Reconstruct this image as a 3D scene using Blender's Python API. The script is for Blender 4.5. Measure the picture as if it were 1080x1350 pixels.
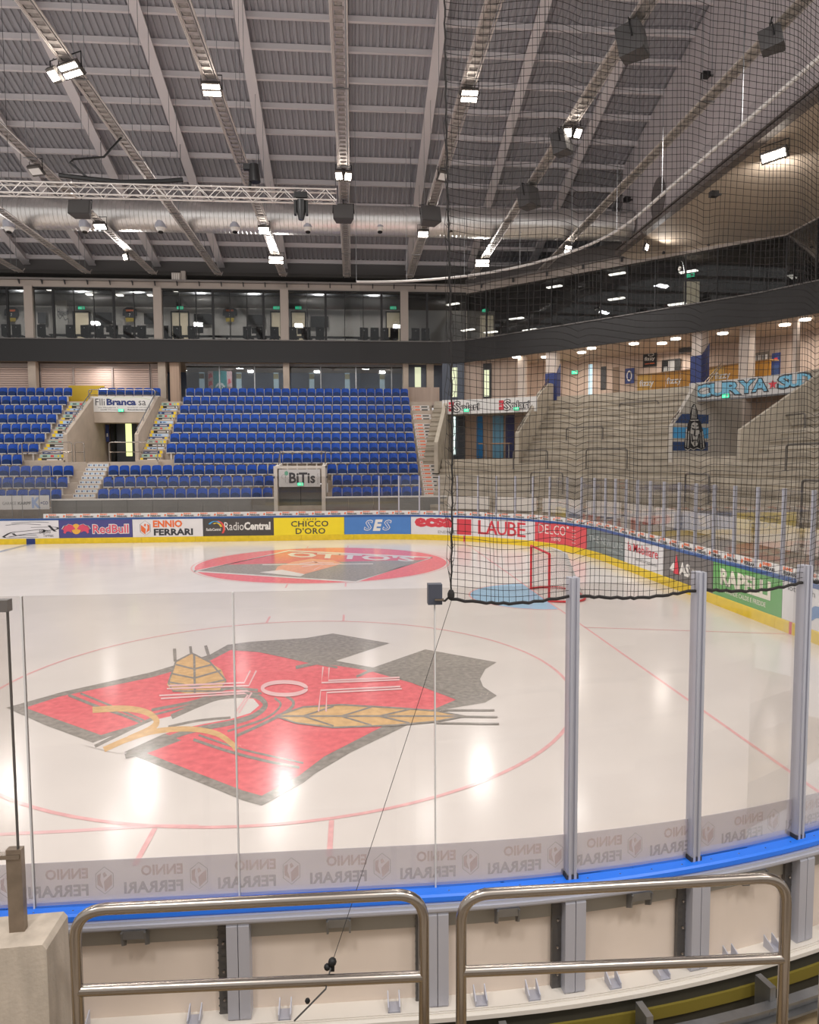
import bpy, math, random
import numpy as np
from mathutils import Vector, Matrix
random.seed(7)
PI = math.pi
S = bpy.context.scene
for o in list(bpy.data.objects): bpy.data.objects.remove(o)
COL = S.collection

# ------------------------------------------------------------------ camera
CF, CX, CY, CZ, CYAW, CPIT, CROL = 933.4, 1.0982, -11.2634, 3.5108, .0793, -.0684, -.0055
_fw = np.array([math.sin(CYAW)*math.cos(CPIT), math.cos(CYAW)*math.cos(CPIT), math.sin(CPIT)])
_rt = np.array([math.cos(CYAW), -math.sin(CYAW), 0.]); _up = np.cross(_rt, _fw)
_r2 = _rt*math.cos(CROL)+_up*math.sin(CROL); _u2 = -_rt*math.sin(CROL)+_up*math.cos(CROL)
cd = bpy.data.cameras.new('camera'); cam = bpy.data.objects.new('camera', cd); COL.objects.link(cam)
cd.sensor_fit = 'HORIZONTAL'; cd.sensor_width = 36; cd.lens = CF/1080*36; cd.clip_start = .05; cd.clip_end = 300
cam.matrix_world = Matrix(((_r2[0], _u2[0], -_fw[0], CX), (_r2[1], _u2[1], -_fw[1], CY), (_r2[2], _u2[2], -_fw[2], CZ), (0, 0, 0, 1)))
S.camera = cam
def ray(px, py): return _fw+_r2*((px-540)/CF)+_u2*((675-py)/CF)
C0 = np.array([CX, CY, CZ])
def hit(px, py, axis, val):          # photo pixel -> point on an axis-aligned plane of the arena
    d = ray(px, py); return C0+d*((val-C0[axis])/d[axis])
def ice(px, py, z=0.): return hit(px, py, 2, z)

# ------------------------------------------------------------------ world, exposure, lights
w = bpy.data.worlds.new('arena_ambient'); S.world = w; w.use_nodes = True
w.node_tree.nodes['Background'].inputs[0].default_value = (1, .97, .95, 1)
w.node_tree.nodes['Background'].inputs[1].default_value = .75
S.view_settings.view_transform = 'Standard'; S.view_settings.look = 'None'
S.view_settings.gamma = 1; S.view_settings.use_curve_mapping = False
S.view_settings.exposure = 0.0
def area(loc, target, power, size=.6, color=(1, .955, .925), sy=None, spread=PI):
    ld = bpy.data.lights.new('arena_or_fill_lamp', 'AREA'); ld.energy = power; ld.color = color; ld.size = size; ld.spread = spread
    if sy: ld.shape = 'RECTANGLE'; ld.size_y = sy
    o = bpy.data.objects.new('arena_or_fill_lamp', ld); COL.objects.link(o); o.location = loc
    o.rotation_euler = (Vector(target)-Vector(loc)).to_track_quat('-Z', 'Y').to_euler(); return o
TX = [.87+3.73*k for k in range(-5, 4)]             # cable tray lines
LP = 224
for x in (-17.8, -10.35, -2.87, 4.6, 12.1):
    for y, ty, k in ((-3, 1, 1), (4, 5, 1), (10.2, 12, 1), (22.4, 26, 1.25)):
        area((x, y, 14.0), (x*.95, ty, 0), LP*k)
for x in (-17.6, -10.5, -2.85, 8.2): area((x, 27.5, 14.0), (x*.9, 12, 0), LP)
for x in (-7, -1, 5, 11): area((x, -13.5, 12.5), (x*.6, -8.3, 0), 112, 1.2, spread=1.6)  # unseen fill lamps added behind the viewer to brighten the near boards
for x in (-14, -6, 2): area((x, 33.0, 9.6), (x, 32.7, 0), 60, .45)
for x in (-7, -3.5, 0, 3.5): area((x, 36.4, 9.7), (x, 38, 7), 45, .3)                    # unseen lamps added behind the glazing to lighten the concourse back wall
for x, y in ((9.5, 32.5), (14.5, 30.), (18.5, 27), (21.5, 21)): area((x, y, 9.55), (x, y, 0), 95, .5, (1, .92, .84))
for x in (-19.5, -16, -12.6, -8.6, -5.2, -1., 2.6): area((x, 35.6, 14.8), (x, 36.8, 11), 140, .3)                    # press gallery lamps
area((16.4, 14, 13.9), (18.2, 16, 14.3), 60, .6); area((16.4, 23.5, 13.9), (17.5, 22, 14.3), 25, .5)

# ------------------------------------------------------------------ materials
def lin(h):
    h = h.lstrip('#'); r = [int(h[i:i+2], 16)/255 for i in (0, 2, 4)]
    return tuple((c/12.92 if c <= .04045 else ((c+.055)/1.055)**2.4) for c in r)+(1,)
MATS = {}
def mat(name, hx, rough=.6, metal=0., noise=None, bump=None, spec=.5, ior=1.45, coat=0):
    if name in MATS: return MATS[name]
    m = bpy.data.materials.new(name); m.use_nodes = True; n = m.node_tree.nodes; l = m.node_tree.links
    b = n['Principled BSDF']; c = lin(hx)
    b.inputs['Base Color'].default_value = c; b.inputs['Roughness'].default_value = rough; b.inputs['Metallic'].default_value = metal
    b.inputs['IOR'].default_value = ior; b.inputs['Specular IOR Level'].default_value = spec
    if noise:
        sc, am = noise[:2]
        t = n.new('ShaderNodeTexCoord'); no = n.new('ShaderNodeTexNoise'); no.inputs['Scale'].default_value = sc; no.inputs['Detail'].default_value = 6
        mp = n.new('ShaderNodeMapping'); mp.inputs['Scale'].default_value = noise[2] if len(noise) > 2 else (1, 1, 1)
        l.new(t.outputs['Object'], mp.inputs[0]); l.new(mp.outputs[0], no.inputs['Vector'])
        r = n.new('ShaderNodeValToRGB'); r.color_ramp.elements[0].position = .3; r.color_ramp.elements[1].position = .7
        r.color_ramp.elements[0].color = tuple(x*(1-am) for x in c[:3])+(1,); r.color_ramp.elements[1].color = tuple(min(1, x*(1+am)) for x in c[:3])+(1,)
        l.new(no.outputs[0], r.inputs[0]); l.new(r.outputs[0], b.inputs['Base Color'])
    if bump:
        t = n.new('ShaderNodeTexCoord'); no = n.new('ShaderNodeTexNoise'); no.inputs['Scale'].default_value = bump[0]; no.inputs['Detail'].default_value = 4
        bp = n.new('ShaderNodeBump'); bp.inputs['Strength'].default_value = bump[1]; bp.inputs['Distance'].default_value = .02
        l.new(t.outputs['Object'], no.inputs['Vector']); l.new(no.outputs[0], bp.inputs['Height']); l.new(bp.outputs[0], b.inputs['Normal'])
    MATS[name] = m; return m
def emit(name, hx, strength):
    if name in MATS: return MATS[name]
    m = bpy.data.materials.new(name); m.use_nodes = True; n = m.node_tree.nodes; b = n['Principled BSDF']
    b.inputs['Base Color'].default_value = lin(hx); b.inputs['Emission Color'].default_value = lin(hx); b.inputs['Emission Strength'].default_value = strength
    MATS[name] = m; return m
def thin_glass(name, hx, base, edge, rough=.02):
    m = bpy.data.materials.new(name); m.use_nodes = True; n = m.node_tree.nodes; l = m.node_tree.links
    for x in list(n):
        if x.type == 'BSDF_PRINCIPLED': n.remove(x)
    tr = n.new('ShaderNodeBsdfTransparent'); tr.inputs[0].default_value = lin(hx)
    gl = n.new('ShaderNodeBsdfGlossy'); gl.inputs['Roughness'].default_value = rough
    lw = n.new('ShaderNodeLayerWeight'); lw.inputs[0].default_value = .25
    mr = n.new('ShaderNodeMapRange'); mr.inputs['To Min'].default_value = base; mr.inputs['To Max'].default_value = edge
    mx = n.new('ShaderNodeMixShader'); l.new(lw.outputs['Fresnel'], mr.inputs['Value']); l.new(mr.outputs[0], mx.inputs[0])
    l.new(tr.outputs[0], mx.inputs[1]); l.new(gl.outputs[0], mx.inputs[2])
    l.new(mx.outputs[0], n['Material Output'].inputs[0]); MATS[name] = m; return m
def veil(name, hx, cover, rough=1.):         # fine netting / printed film: part of the light passes through
    m = bpy.data.materials.new(name); m.use_nodes = True; n = m.node_tree.nodes; l = m.node_tree.links
    b = n['Principled BSDF']; b.inputs['Base Color'].default_value = lin(hx); b.inputs['Roughness'].default_value = rough
    tr = n.new('ShaderNodeBsdfTransparent'); mx = n.new('ShaderNodeMixShader'); mx.inputs[0].default_value = cover
    l.new(tr.outputs[0], mx.inputs[1]); l.new(b.outputs[0], mx.inputs[2]); l.new(mx.outputs[0], n['Material Output'].inputs[0]); MATS[name] = m; return m
def icemat(name, hx, noise=.05, sc=3.):
    m = mat(name, hx, .16, 0, (sc, noise), None, .5, 1.31)
    n = m.node_tree.nodes; l = m.node_tree.links; b = n['Principled BSDF']
    t = n.new('ShaderNodeTexCoord'); no = n.new('ShaderNodeTexNoise'); no.inputs['Scale'].default_value = 1.3; no.inputs['Detail'].default_value = 8
    mr = n.new('ShaderNodeMapRange'); mr.inputs['To Min'].default_value = .125; mr.inputs['To Max'].default_value = .21
    l.new(t.outputs['Object'], no.inputs['Vector']); l.new(no.outputs[0], mr.inputs['Value']); l.new(mr.outputs[0], b.inputs['Roughness'])
    return m
WHITE = mat('white_paint', '#e6e2dc', .5); BLACK = mat('black_plastic', '#141414', .5); DGREY = mat('dark_grey', '#3a3a3c', .6)
CONC = mat('concrete', '#aaa092', .85, 0, (2.2, .14), (30, .15)); CONC2 = mat('pale_concrete', '#b9ab9c', .8, 0, (1.5, .1), (40, .1))
TERR = mat('terrace_concrete', '#b3a999', .85, 0, (1.6, .16), (25, .15))
STEEL = mat('brushed_steel', '#a89f96', .24, 1, (60, .06, (1, 1, 30))); ALU = mat('aluminium', '#b9bac4', .4, .3); GALV = mat('galvanised', '#8f8f90', .45, .8, (8, .15))
ROOFM = mat('roof_beam_paint', '#dcd6d7', .6); DECK = mat('roof_deck_metal', '#a3a2a7', .6, .0); TRAYM = mat('tray_metal', '#b5afab', .4, .7, (6, .2))
NETM = mat('net_cord', '#2e2b2a', .9); ORANGE = mat('orange_print', '#e8703a', .5); RED = mat('red_print', '#d2414c', .5); INK = mat('ink_print', '#3b3b3e', .5)
NAVY = mat('navy_print', '#2b3a72', .5); YEL = mat('yellow_print', '#e9c92a', .45); GREY = mat('grey_print', '#8b8a88', .6)
EXITG = emit('exit_sign_green', '#3fd6a0', 1.6); PANEL_L = emit('lamp_panel_white', '#fff6ea', 9.); LED = emit('led_white', '#fff3e4', 22.)
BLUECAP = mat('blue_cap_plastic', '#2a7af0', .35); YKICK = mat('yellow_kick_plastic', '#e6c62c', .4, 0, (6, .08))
GLASS = thin_glass('rink_glass_sheet', '#f8f7f6', .03, .3); DARKGLASS = thin_glass('tinted_glass', '#b9bec2', .06, .6); PRESSGLASS = thin_glass('gallery_glass', '#cdd0d1', .03, .35)
ICE = icemat('ice_white', '#e7e0da', .03, .8); IRED = icemat('ice_red', '#f07f84', .13, 9); IPALERED = icemat('ice_line_red', '#f0bcbb', .1, 9); IGREY = icemat('ice_charcoal', '#a09a93', .2, 12)
IGOLD = icemat('ice_gold', '#e4bd8b', .12, 9); IBLUE = icemat('ice_crease_blue', '#a4cdea', .04); IPINK = icemat('ice_pink', '#f3c9c9', .06); IORANGE = icemat('ice_salmon', '#efaa93', .1, 6); IDRED = icemat('ice_dark_red', '#e2757f', .1, 6); IPBLUE = icemat('ice_line_blue', '#93a0bd', .05)

# ------------------------------------------------------------------ object helpers
ORG = {}
class MB:
    def __init__(s): s.v = []; s.f = []; s.m = []; s.cur = 0
    def add(s, vs, fs, m=None):
        b = len(s.v); s.v += [tuple(map(float, q)) for q in vs]; s.f += [tuple(b+i for i in f) for f in fs]; s.m += [s.cur if m is None else m]*len(fs); return s
    def box(s, x0, x1, y0, y1, z0, z1, m=None):
        return s.add([(x, y, z) for z in (z0, z1) for y in (y0, y1) for x in (x0, x1)], [(0, 2, 3, 1), (4, 5, 7, 6), (0, 1, 5, 4), (2, 6, 7, 3), (0, 4, 6, 2), (1, 3, 7, 5)], m)
    def obox(s, c, ax, ay, az, m=None):       # centre and three half-axis vectors
        c, ax, ay, az = map(Vector, (c, ax, ay, az)); v = [c+i*ax+j*ay+k*az for k in (-1, 1) for j in (-1, 1) for i in (-1, 1)]
        return s.add(v, [(0, 2, 3, 1), (4, 5, 7, 6), (0, 1, 5, 4), (2, 6, 7, 3), (0, 4, 6, 2), (1, 3, 7, 5)], m)
    def bar(s, a, b, w, h=None, m=None):
        a, b = Vector(a), Vector(b); d = b-a; t = Vector((0, 0, 1)) if abs(d.normalized().z) < .95 else Vector((0, 1, 0))
        x = d.cross(t).normalized(); y = x.cross(d).normalized(); return s.obox((a+b)/2, d/2, x*w/2, y*(h or w)/2, m)
    def tube(s, pts, r, n=8, m=None, cap=True):
        pts = [Vector(q) for q in pts]; k = len(pts); vs = []; ref = None
        for i, q in enumerate(pts):
            t = (pts[min(i+1, k-1)]-pts[max(i-1, 0)]).normalized()
            if ref is None: ref = t.orthogonal().normalized()
            ref = (ref-t*ref.dot(t)).normalized(); b = t.cross(ref)
            rr = r[i] if isinstance(r, (list, tuple)) else r
            vs += [q+(ref*math.cos(2*PI*j/n)+b*math.sin(2*PI*j/n))*rr for j in range(n)]
        fs = [(i*n+j, i*n+(j+1) % n, (i+1)*n+(j+1) % n, (i+1)*n+j) for i in range(k-1) for j in range(n)]
        if cap: fs += [tuple(range(n))[::-1], tuple((k-1)*n+j for j in range(n))]
        return s.add(vs, fs, m)
    def prism(s, poly, a, b, m=None):         # poly: 3d points; extruded by vector b-a
        k = len(poly); o = Vector(b)-Vector(a); vs = [Vector(q) for q in poly]+[Vector(q)+o for q in poly]
        return s.add(vs, [tuple(range(k))[::-1], tuple(range(k, 2*k))]+[(i, (i+1) % k, k+(i+1) % k, k+i) for i in range(k)], m)
    def sphere(s, c, r, n=10, m=None, sz=1, lo=-1.):
        vs = []; fs = []; R = n//2
        for i in range(R+1):
            a = -PI/2*(-lo)+i*(PI/2+PI/2*(-lo))/R if lo > -1 else -PI/2+i*PI/R
            for j in range(n): vs.append((c[0]+r*math.cos(a)*math.cos(2*PI*j/n), c[1]+r*math.cos(a)*math.sin(2*PI*j/n), c[2]+r*sz*math.sin(a)))
        for i in range(R):
            for j in range(n): fs.append((i*n+j, i*n+(j+1) % n, (i+1)*n+(j+1) % n, (i+1)*n+j))
        return s.add(vs, fs, m)
    def build(s, name, mats, parent=None, smooth=False):
        me = bpy.data.meshes.new(name); org = Vector(ORG[parent.name]) if parent is not None else Vector((0, 0, 0))
        me.from_pydata([tuple(Vector(q)-org) for q in s.v], [], s.f)
        for m in (mats if isinstance(mats, (list, tuple)) else [mats]): me.materials.append(m)
        me.polygons.foreach_set('material_index', s.m)
        if smooth: me.polygons.foreach_set('use_smooth', [True]*len(s.f)); me.set_sharp_from_angle(angle=.7)
        me.update(); o = bpy.data.objects.new(name, me); COL.objects.link(o)
        if parent is not None: o.parent = parent
        ORG[o.name] = tuple(org); return o
def tag(o, label, cat=None, group=None, kind=None):
    if label: o['label'] = label
    if cat: o['category'] = cat
    if group: o['group'] = group
    if kind: o['kind'] = kind
    return o
def thing(name, label, cat, loc=(0, 0, 0), group=None, kind=None):
    o = bpy.data.objects.new(name, None); COL.objects.link(o); o.location = loc; o.empty_display_size = .2; ORG[o.name] = tuple(map(float, loc))
    return tag(o, label, cat, group, kind)
def struct(name, label=None, loc=(0, 0, 0)): return thing(name, label, None, loc, None, 'structure')
def put(src, loc, rz=0, label=None, parent=None, sc=None):        # copy a thing with its parts and sub-parts
    c = src.copy(); COL.objects.link(c)
    if parent is None:
        c.location = loc
        if rz is not None: c.rotation_euler = (src.rotation_euler[0], src.rotation_euler[1], rz)
        if sc: c.scale = (sc, sc, sc)
    else: c.parent = parent
    if label: c['label'] = label
    for ch in src.children: put(ch, None, None, None, c)
    return c
_T = {}
def tmesh(txt, bold=0., shear=0., space=1.):       # 2-d outline of lettering, box-normalised to 0..1 x 0..1
    key = (txt, bold, shear, space)
    if key in _T: return _T[key]
    cu = bpy.data.curves.new('t', 'FONT'); cu.body = txt; cu.offset = bold; cu.shear = shear; cu.resolution_u = 2; cu.space_character = space; cu.fill_mode = 'BOTH'
    o = bpy.data.objects.new('t', cu); COL.objects.link(o); bpy.context.view_layer.update()
    me = o.evaluated_get(bpy.context.evaluated_depsgraph_get()).to_mesh()
    v = np.array([q.co[:2] for q in me.vertices]); f = [tuple(q.vertices) for q in me.polygons]
    bpy.data.objects.remove(o); bpy.data.curves.remove(cu)
    a = v.min(0); b = v.max(0); asp = (b[0]-a[0])/(b[1]-a[1]); v = (v-a)/(b-a); _T[key] = (v, f, asp); return _T[key]
def text(mb, txt, fn, u0, u1, v0, v1, m=None, bold=0., shear=0., flip=False, space=1.):
    v, f, asp = tmesh(txt, bold, shear, space)
    mb.add([fn(u0+(u1-u0)*((1-q[0]) if flip else q[0]), v0+(v1-v0)*q[1]) for q in v], f, m); return mb
def poly(mb, pts, fn, m=None): return mb.add([fn(*q) for q in pts], [tuple(range(len(pts)))], m)
def stroke(mb, pts, w, fn, m=None, closed=False):     # flat ribbon along 2-d points
    pts = [np.array(q, float) for q in pts]; k = len(pts); L = []; R = []
    for i in range(k):
        a = pts[(i-1) % k] if closed or i > 0 else pts[i]; b = pts[(i+1) % k] if closed or i < k-1 else pts[i]
        t = b-a; t = t/(np.linalg.norm(t)+1e-9); nn = np.array([-t[1], t[0]])*w/2; L.append(pts[i]+nn); R.append(pts[i]-nn)
    vs = [fn(*q) for q in L]+[fn(*q) for q in R]
    return mb.add(vs, [(i, (i+1) % k, k+(i+1) % k, k+i) for i in range(k if closed else k-1)], m)
def arcpts(cx, cy, rx, ry, a0, a1, n): return [(cx+rx*math.cos(math.radians(a0+(a1-a0)*i/n)), cy+ry*math.sin(math.radians(a0+(a1-a0)*i/n))) for i in range(n+1)]
def smooth_line(pts, n=5):                             # Catmull-Rom
    p = [np.array(q, float) for q in pts]; p = [2*p[0]-p[1]]+p+[2*p[-1]-p[-2]]; o = []
    for i in range(1, len(p)-2):
        for j in range(n):
            t = j/n; o.append(.5*((2*p[i])+(-p[i-1]+p[i+1])*t+(2*p[i-1]-5*p[i]+4*p[i+1]-p[i+2])*t*t+(-p[i-1]+3*p[i]-3*p[i+1]+p[i+2])*t**3))
    return [tuple(q) for q in o]+[tuple(p[-2])]
ORD = ['first', 'second', 'third', 'fourth', 'fifth', 'sixth', 'seventh', 'eighth', 'ninth', 'tenth', 'eleventh', 'twelfth', 'thirteenth', 'fourteenth', 'fifteenth', 'sixteenth', 'seventeenth', 'eighteenth', 'nineteenth', 'twentieth', 'twenty-first', 'twenty-second', 'twenty-third', 'twenty-fourth', 'twenty-fifth', 'twenty-sixth', 'twenty-seventh', 'twenty-eighth', 'twenty-ninth', 'thirtieth', 'thirty-first', 'thirty-second']

# ------------------------------------------------------------------ rink outline: s runs along the far boards, round the goal end, back along the near boards
R0 = 8.5; YF = 21.57; YN = -7.57; XE = 10.; LA = R0*PI/2; LE = (YF-R0)-(YN+R0); S1 = LA; S2 = LA+LE; S3 = LA*2+LE
def trk(s, d):
    if s <= 0: return 1.5+s, YF+d
    if s <= S1: a = PI/2-s/R0; return 1.5+(R0+d)*math.cos(a), YF-R0+(R0+d)*math.sin(a)
    if s <= S2: return XE+d, YF-R0-(s-S1)
    if s <= S3: a = -(s-S2)/R0; return 1.5+(R0+d)*math.cos(a), YN+R0+(R0+d)*math.sin(a)
    return 1.5-(s-S3), YN-d
def onb(d):
    return lambda s, z: (*trk(s, d), z)
def srange(s0, s1, step=.45):
    k = max(1, int(math.ceil((s1-s0)/step))); 
    if (s1 <= 0 and s0 <= 0) or s0 >= S3: k = 1
    return [s0+(s1-s0)*i/k for i in range(k+1)]
def sweep(mb, prof, s0, s1, m=None, step=.45):         # closed (d,z) profile swept along the boards
    ss = srange(s0, s1, step); k = len(prof); vs = [(*trk(s, d), z) for s in ss for d, z in prof]
    fs = [(i*k+j, i*k+(j+1) % k, (i+1)*k+(j+1) % k, (i+1)*k+j) for i in range(len(ss)-1) for j in range(k)]
    fs += [tuple(range(k))[::-1], tuple((len(ss)-1)*k+j for j in range(k))]
    return mb.add(vs, fs, m)
def rect(d0, d1, z0, z1): return [(d0, z0), (d1, z0), (d1, z1), (d0, z1)]
def s_of(px, py, d=0.):                                # photo pixel on the boards surface -> (s, z)
    v = ray(px, py); t = (YF+d-C0[1])/v[1]; h = C0+v*t
    if h[0] <= 1.5: return h[0]-1.5, h[2]
    o = C0[:2]-np.array([1.5, YF-R0]); R = R0+d; A = v[:2]@v[:2]; B = 2*o@v[:2]; Cq = o@o-R*R; D = B*B-4*A*Cq
    if D >= 0:
        h = C0+v*((-B+math.sqrt(D))/(2*A))
        if h[1] >= YF-R0: return (PI/2-math.atan2(h[1]-(YF-R0), h[0]-1.5))*R0, h[2]
    h = C0+v*((XE+d-C0[0])/v[0]); return S1+(YF-R0-h[1]), h[2]

# ------------------------------------------------------------------ ice and painted markings
floor = struct('floor', 'white ice sheet of the rink with painted lines and logos')
mb = MB(); ss = [-32]+srange(0, S1)+srange(S1, S2, 20)[1:]+srange(S2, S3)[1:]+[S3+33.5]
mb.prism([(*trk(s, -.06), -.1) for s in ss], (0, 0, 0), (0, 0, .1)); mb.build('ice_sheet', ICE, floor)
def pi(z): return lambda x, y: tuple(ice(x, y, z))        # a mark seen at a photo pixel, laid on the ice
def fl(z): return lambda x, y: (x, y, z)
def ring(cx, cy, r, w, z, m, name, a0=0, a1=360, n=96):
    b = MB(); stroke(b, arcpts(cx, cy, r, r, a0, a1, n), w, fl(z)); return b.build(name, m, floor)
ring(0, 0, 4.5, .055, .003, IPALERED, 'faceoff_circle'); ring(0, 14, 4.5, .05, .003, IPALERED, 'faceoff_circle')
b = MB()
for cy, sg in ((0, 1), (0, -1), (14, 1), (14, -1)):
    for sx in (-.85, .85): stroke(b, [(sx, cy+sg*4.46), (sx, cy+sg*5.1)], .05, fl(.0045))
b.build('hash_mark', IPALERED, floor)
b = MB(); stroke(b, [(6, YN+.15), (6, YF-.1)], .05, fl(.003)); b.build('goal_line', IPALERED, floor)
b = MB(); stroke(b, [(6, 3.3), (9.93, 2.3)], .05, fl(.003)); stroke(b, [(6, 10.7), (9.93, 11.7)], .05, fl(.003)); b.build('trapezoid_line', IPALERED, floor)
b = MB(); poly(b, [(5.98, 8.83), (5.98, 5.17)]+[q for q in arcpts(6, 7, 1.83, 1.83, 257, 103, 20) if q[0] < 5.98], fl(.002)); b.build('goal_crease', IBLUE, floor)
b = MB(); stroke(b, [(5.98, 8.83)]+arcpts(6, 7, 1.86, 1.86, 100, 260, 20)+[(5.98, 5.17)], .05, fl(.004)); b.build('crease_line', IPALERED, floor)
b = MB(); stroke(b, [(-13.35, YF-.1), (-13.35, YN+.2)], .3, fl(.002)); b.build('blue_line', IPBLUE, floor)
b = MB(); stroke(b, smooth_line([(-40, 1104), (0, 1100), (100, 1095), (200, 1089), (262, 1089)]), 4, pi(.0025)); b.build('old_line', IPINK, floor)
# near crest
CR = [(8, 933), (83, 912), (200, 886), (277, 863), (300, 850), (330, 846), (404, 841), (439, 835), (514, 848), (443, 871), (492, 880), (561, 856), (655, 873), (640, 882), (633, 895), (637, 905), (655, 917), (640, 926), (581, 936), (541, 954), (462, 992), (415, 1020), (400, 1032), (345, 1062), (320, 1055), (240, 1022), (165, 992), (125, 980), (60, 956)]
b = MB(); poly(b, CR, pi(.003)); b.build('crest_border', IGREY, floor)
b = MB()
poly(b, [(33, 933), (80, 918), (200, 893), (277, 871), (304, 857), (342, 860), (404, 873), (447, 878), (486, 884), (524, 895), (560, 905), (602, 922), (574, 934), (504, 958), (428, 997), (395, 1022), (345, 1049), (320, 1042), (260, 1019), (194, 993), (239, 976), (215, 966), (183, 954), (133, 969), (80, 950)], pi(.004)); b.build('crest_field', IRED, floor)
b = MB(); poly(b, [(112, 983), (170, 962), (200, 950), (226, 944), (246, 938), (262, 930), (287, 922), (314, 920), (334, 921), (342, 930), (330, 940), (304, 948), (271, 954), (241, 960), (215, 968), (180, 984), (158, 994)], pi(.005)); b.build('crest_leaf', ICE, floor)
b = MB(); zl_ = .0055
for pts, wd in (([(226, 945), (246, 936), (262, 929), (287, 920), (314, 917), (338, 918), (350, 930), (334, 944), (304, 953), (262, 961), (226, 972), (190, 990), (165, 997)], 6), ([(125, 984), (180, 957), (205, 946)], 4),
                ([(200, 936), (259, 924), (298, 908), (340, 910)], 3.5), ([(200, 943), (250, 930), (300, 914), (345, 914)], 2.5), ([(375, 916), (387, 926), (378, 938), (345, 955), (312, 970)], 3.5), ([(362, 920), (370, 930), (350, 947), (300, 964)], 2.5),
                ([(222, 958), (262, 950), (304, 946)], 3), ([(90, 916), (130, 932), (160, 942), (185, 952)], 3.5), ([(106, 914), (145, 930), (190, 950)], 2.5),
                ([(255, 975), (300, 990), (350, 1003), (395, 1012)], 3.5), ([(262, 969), (320, 988), (400, 1006)], 2.5), ([(310, 855), (345, 859), (404, 872), (445, 880)], 2.5), ([(390, 880), (432, 871)], 4), ([(470, 892), (500, 884), (560, 905), (605, 922)], 3), ([(486, 882), (530, 892), (600, 915)], 2.5)):
    zl_ += .0001; stroke(b, smooth_line(pts), wd*1.1, pi(zl_))
b.build('crest_line', IGREY, floor)
b = MB()
stroke(b, smooth_line([(137, 988), (170, 974), (205, 964), (250, 961), (285, 967), (305, 980), (312, 988)]), 7, pi(.007)); stroke(b, smooth_line([(122, 936), (160, 934), (190, 938), (206, 949), (200, 960), (170, 974)]), 8, pi(.0072))
poly(b, [(232, 872), (242, 866), (253, 861), (265, 866), (277, 873), (292, 883), (298, 897), (290, 911), (251, 915), (228, 911), (220, 903), (226, 887)], pi(.007))
poly(b, [(363, 944), (382, 937), (400, 933), (450, 930), (520, 934), (575, 938), (612, 944), (575, 950), (520, 955), (440, 958), (390, 952)], pi(.007)); b.build('crest_wheat', IGOLD, floor)
b = MB(); zl_ = .0085
for pts, wd in (([(256, 862), (257, 915)], 3), ([(232, 876), (256, 882), (280, 876)], 2.2), ([(227, 888), (256, 894), (291, 884)], 2.2), ([(222, 899), (256, 905), (298, 896)], 2.2), ([(230, 855), (231, 872)], 4), ([(251, 852), (252, 861)], 3.5), ([(271, 851), (276, 867)], 4),
                ([(232, 872), (222, 900), (228, 911), (290, 911), (298, 897), (277, 873), (253, 861), (232, 872)], 2.2), ([(363, 944), (612, 944)], 2.2), ([(363, 944), (400, 932), (450, 929), (520, 933), (575, 937), (612, 944)], 2.2), ([(363, 944), (390, 953), (440, 959), (520, 956), (575, 951), (612, 944)], 2.2),
                ([(400, 944), (440, 931)], 2), ([(400, 944), (440, 957)], 2), ([(450, 944), (490, 932)], 2), ([(450, 944), (490, 956)], 2), ([(500, 944), (540, 935)], 2), ([(500, 944), (540, 953)], 2), ([(581, 936), (652, 936)], 2.2), ([(600, 944), (656, 945)], 2.2), ([(575, 953), (658, 954)], 2.2)):
    zl_ += .0001; stroke(b, pts, wd, pi(zl_))
b.build('wheat_line', IGREY, floor)
b = MB()
for pts in ([(212, 921), (322, 914), (327, 916), (310, 940)], [(210, 917), (326, 911), (332, 913), (315, 940)], [(220, 908), (328, 904), (338, 884)], [(222, 904), (322, 900), (330, 884)], [(426, 879), (424, 900), (527, 896)], [(434, 880), (433, 897), (527, 893)], [(530, 908), (431, 913), (430, 938)], [(528, 905), (423, 910), (420, 938)]):
    zl_ += .0001; stroke(b, pts, 2.2, pi(zl_))
stroke(b, arcpts(375, 907.5, 29, 8.5, 0, 360, 32), 5, pi(.0125)); b.build('crest_cross', IPINK, floor)
# far sponsor disc
b = MB(); poly(b, arcpts(0, 14, 4.4, 4.4, 0, 356, 64), fl(.002)); b.build('sponsor_disc', IRED, floor)
Dm = [(256, 753), (381, 726), (570, 735), (469, 767)]
b = MB(); poly(b, [(256, 753), (295, 744.6), (563, 737.6), (469, 767)], pi(.003)); b.build('sponsor_diamond', IGREY, floor)
b = MB(); poly(b, [(300, 743.5), (381, 727), (566, 735.5), (561, 738)], pi(.0035)); b.build('sponsor_diamond', IDRED, floor)
b = MB(); stroke(b, Dm, 1.5, pi(.005), closed=True); stroke(b, [(346, 744.5), (492, 743.2)], 1, pi(.0055))
text(b, "OTTO'S", lambda u, v: tuple(ice((378+u*168+v*2), (734+u*6.5-v*6.5), .006)), 0, 1, 0, 1, bold=.03)
poly(b, [(342, 754.5), (372, 751), (402, 757), (396, 760)], pi(.0055)); b.build('sponsor_lettering', ICE, floor)
b = MB(); poly(b, [(362, 754), (366, 747), (385, 741), (410, 736.5), (440, 739), (452, 743), (430, 749), (408, 755), (396, 758)], pi(.005)); b.build('sponsor_hand', IORANGE, floor)
b = MB()
for pts in ([(395, 743), (412, 741), (440, 742)], [(398, 747), (420, 744), (447, 744)], [(412, 740), (428, 744), (414, 751)]): stroke(b, pts, .9, pi(.0065))
b.build('hand_line', IPINK, floor)

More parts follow.
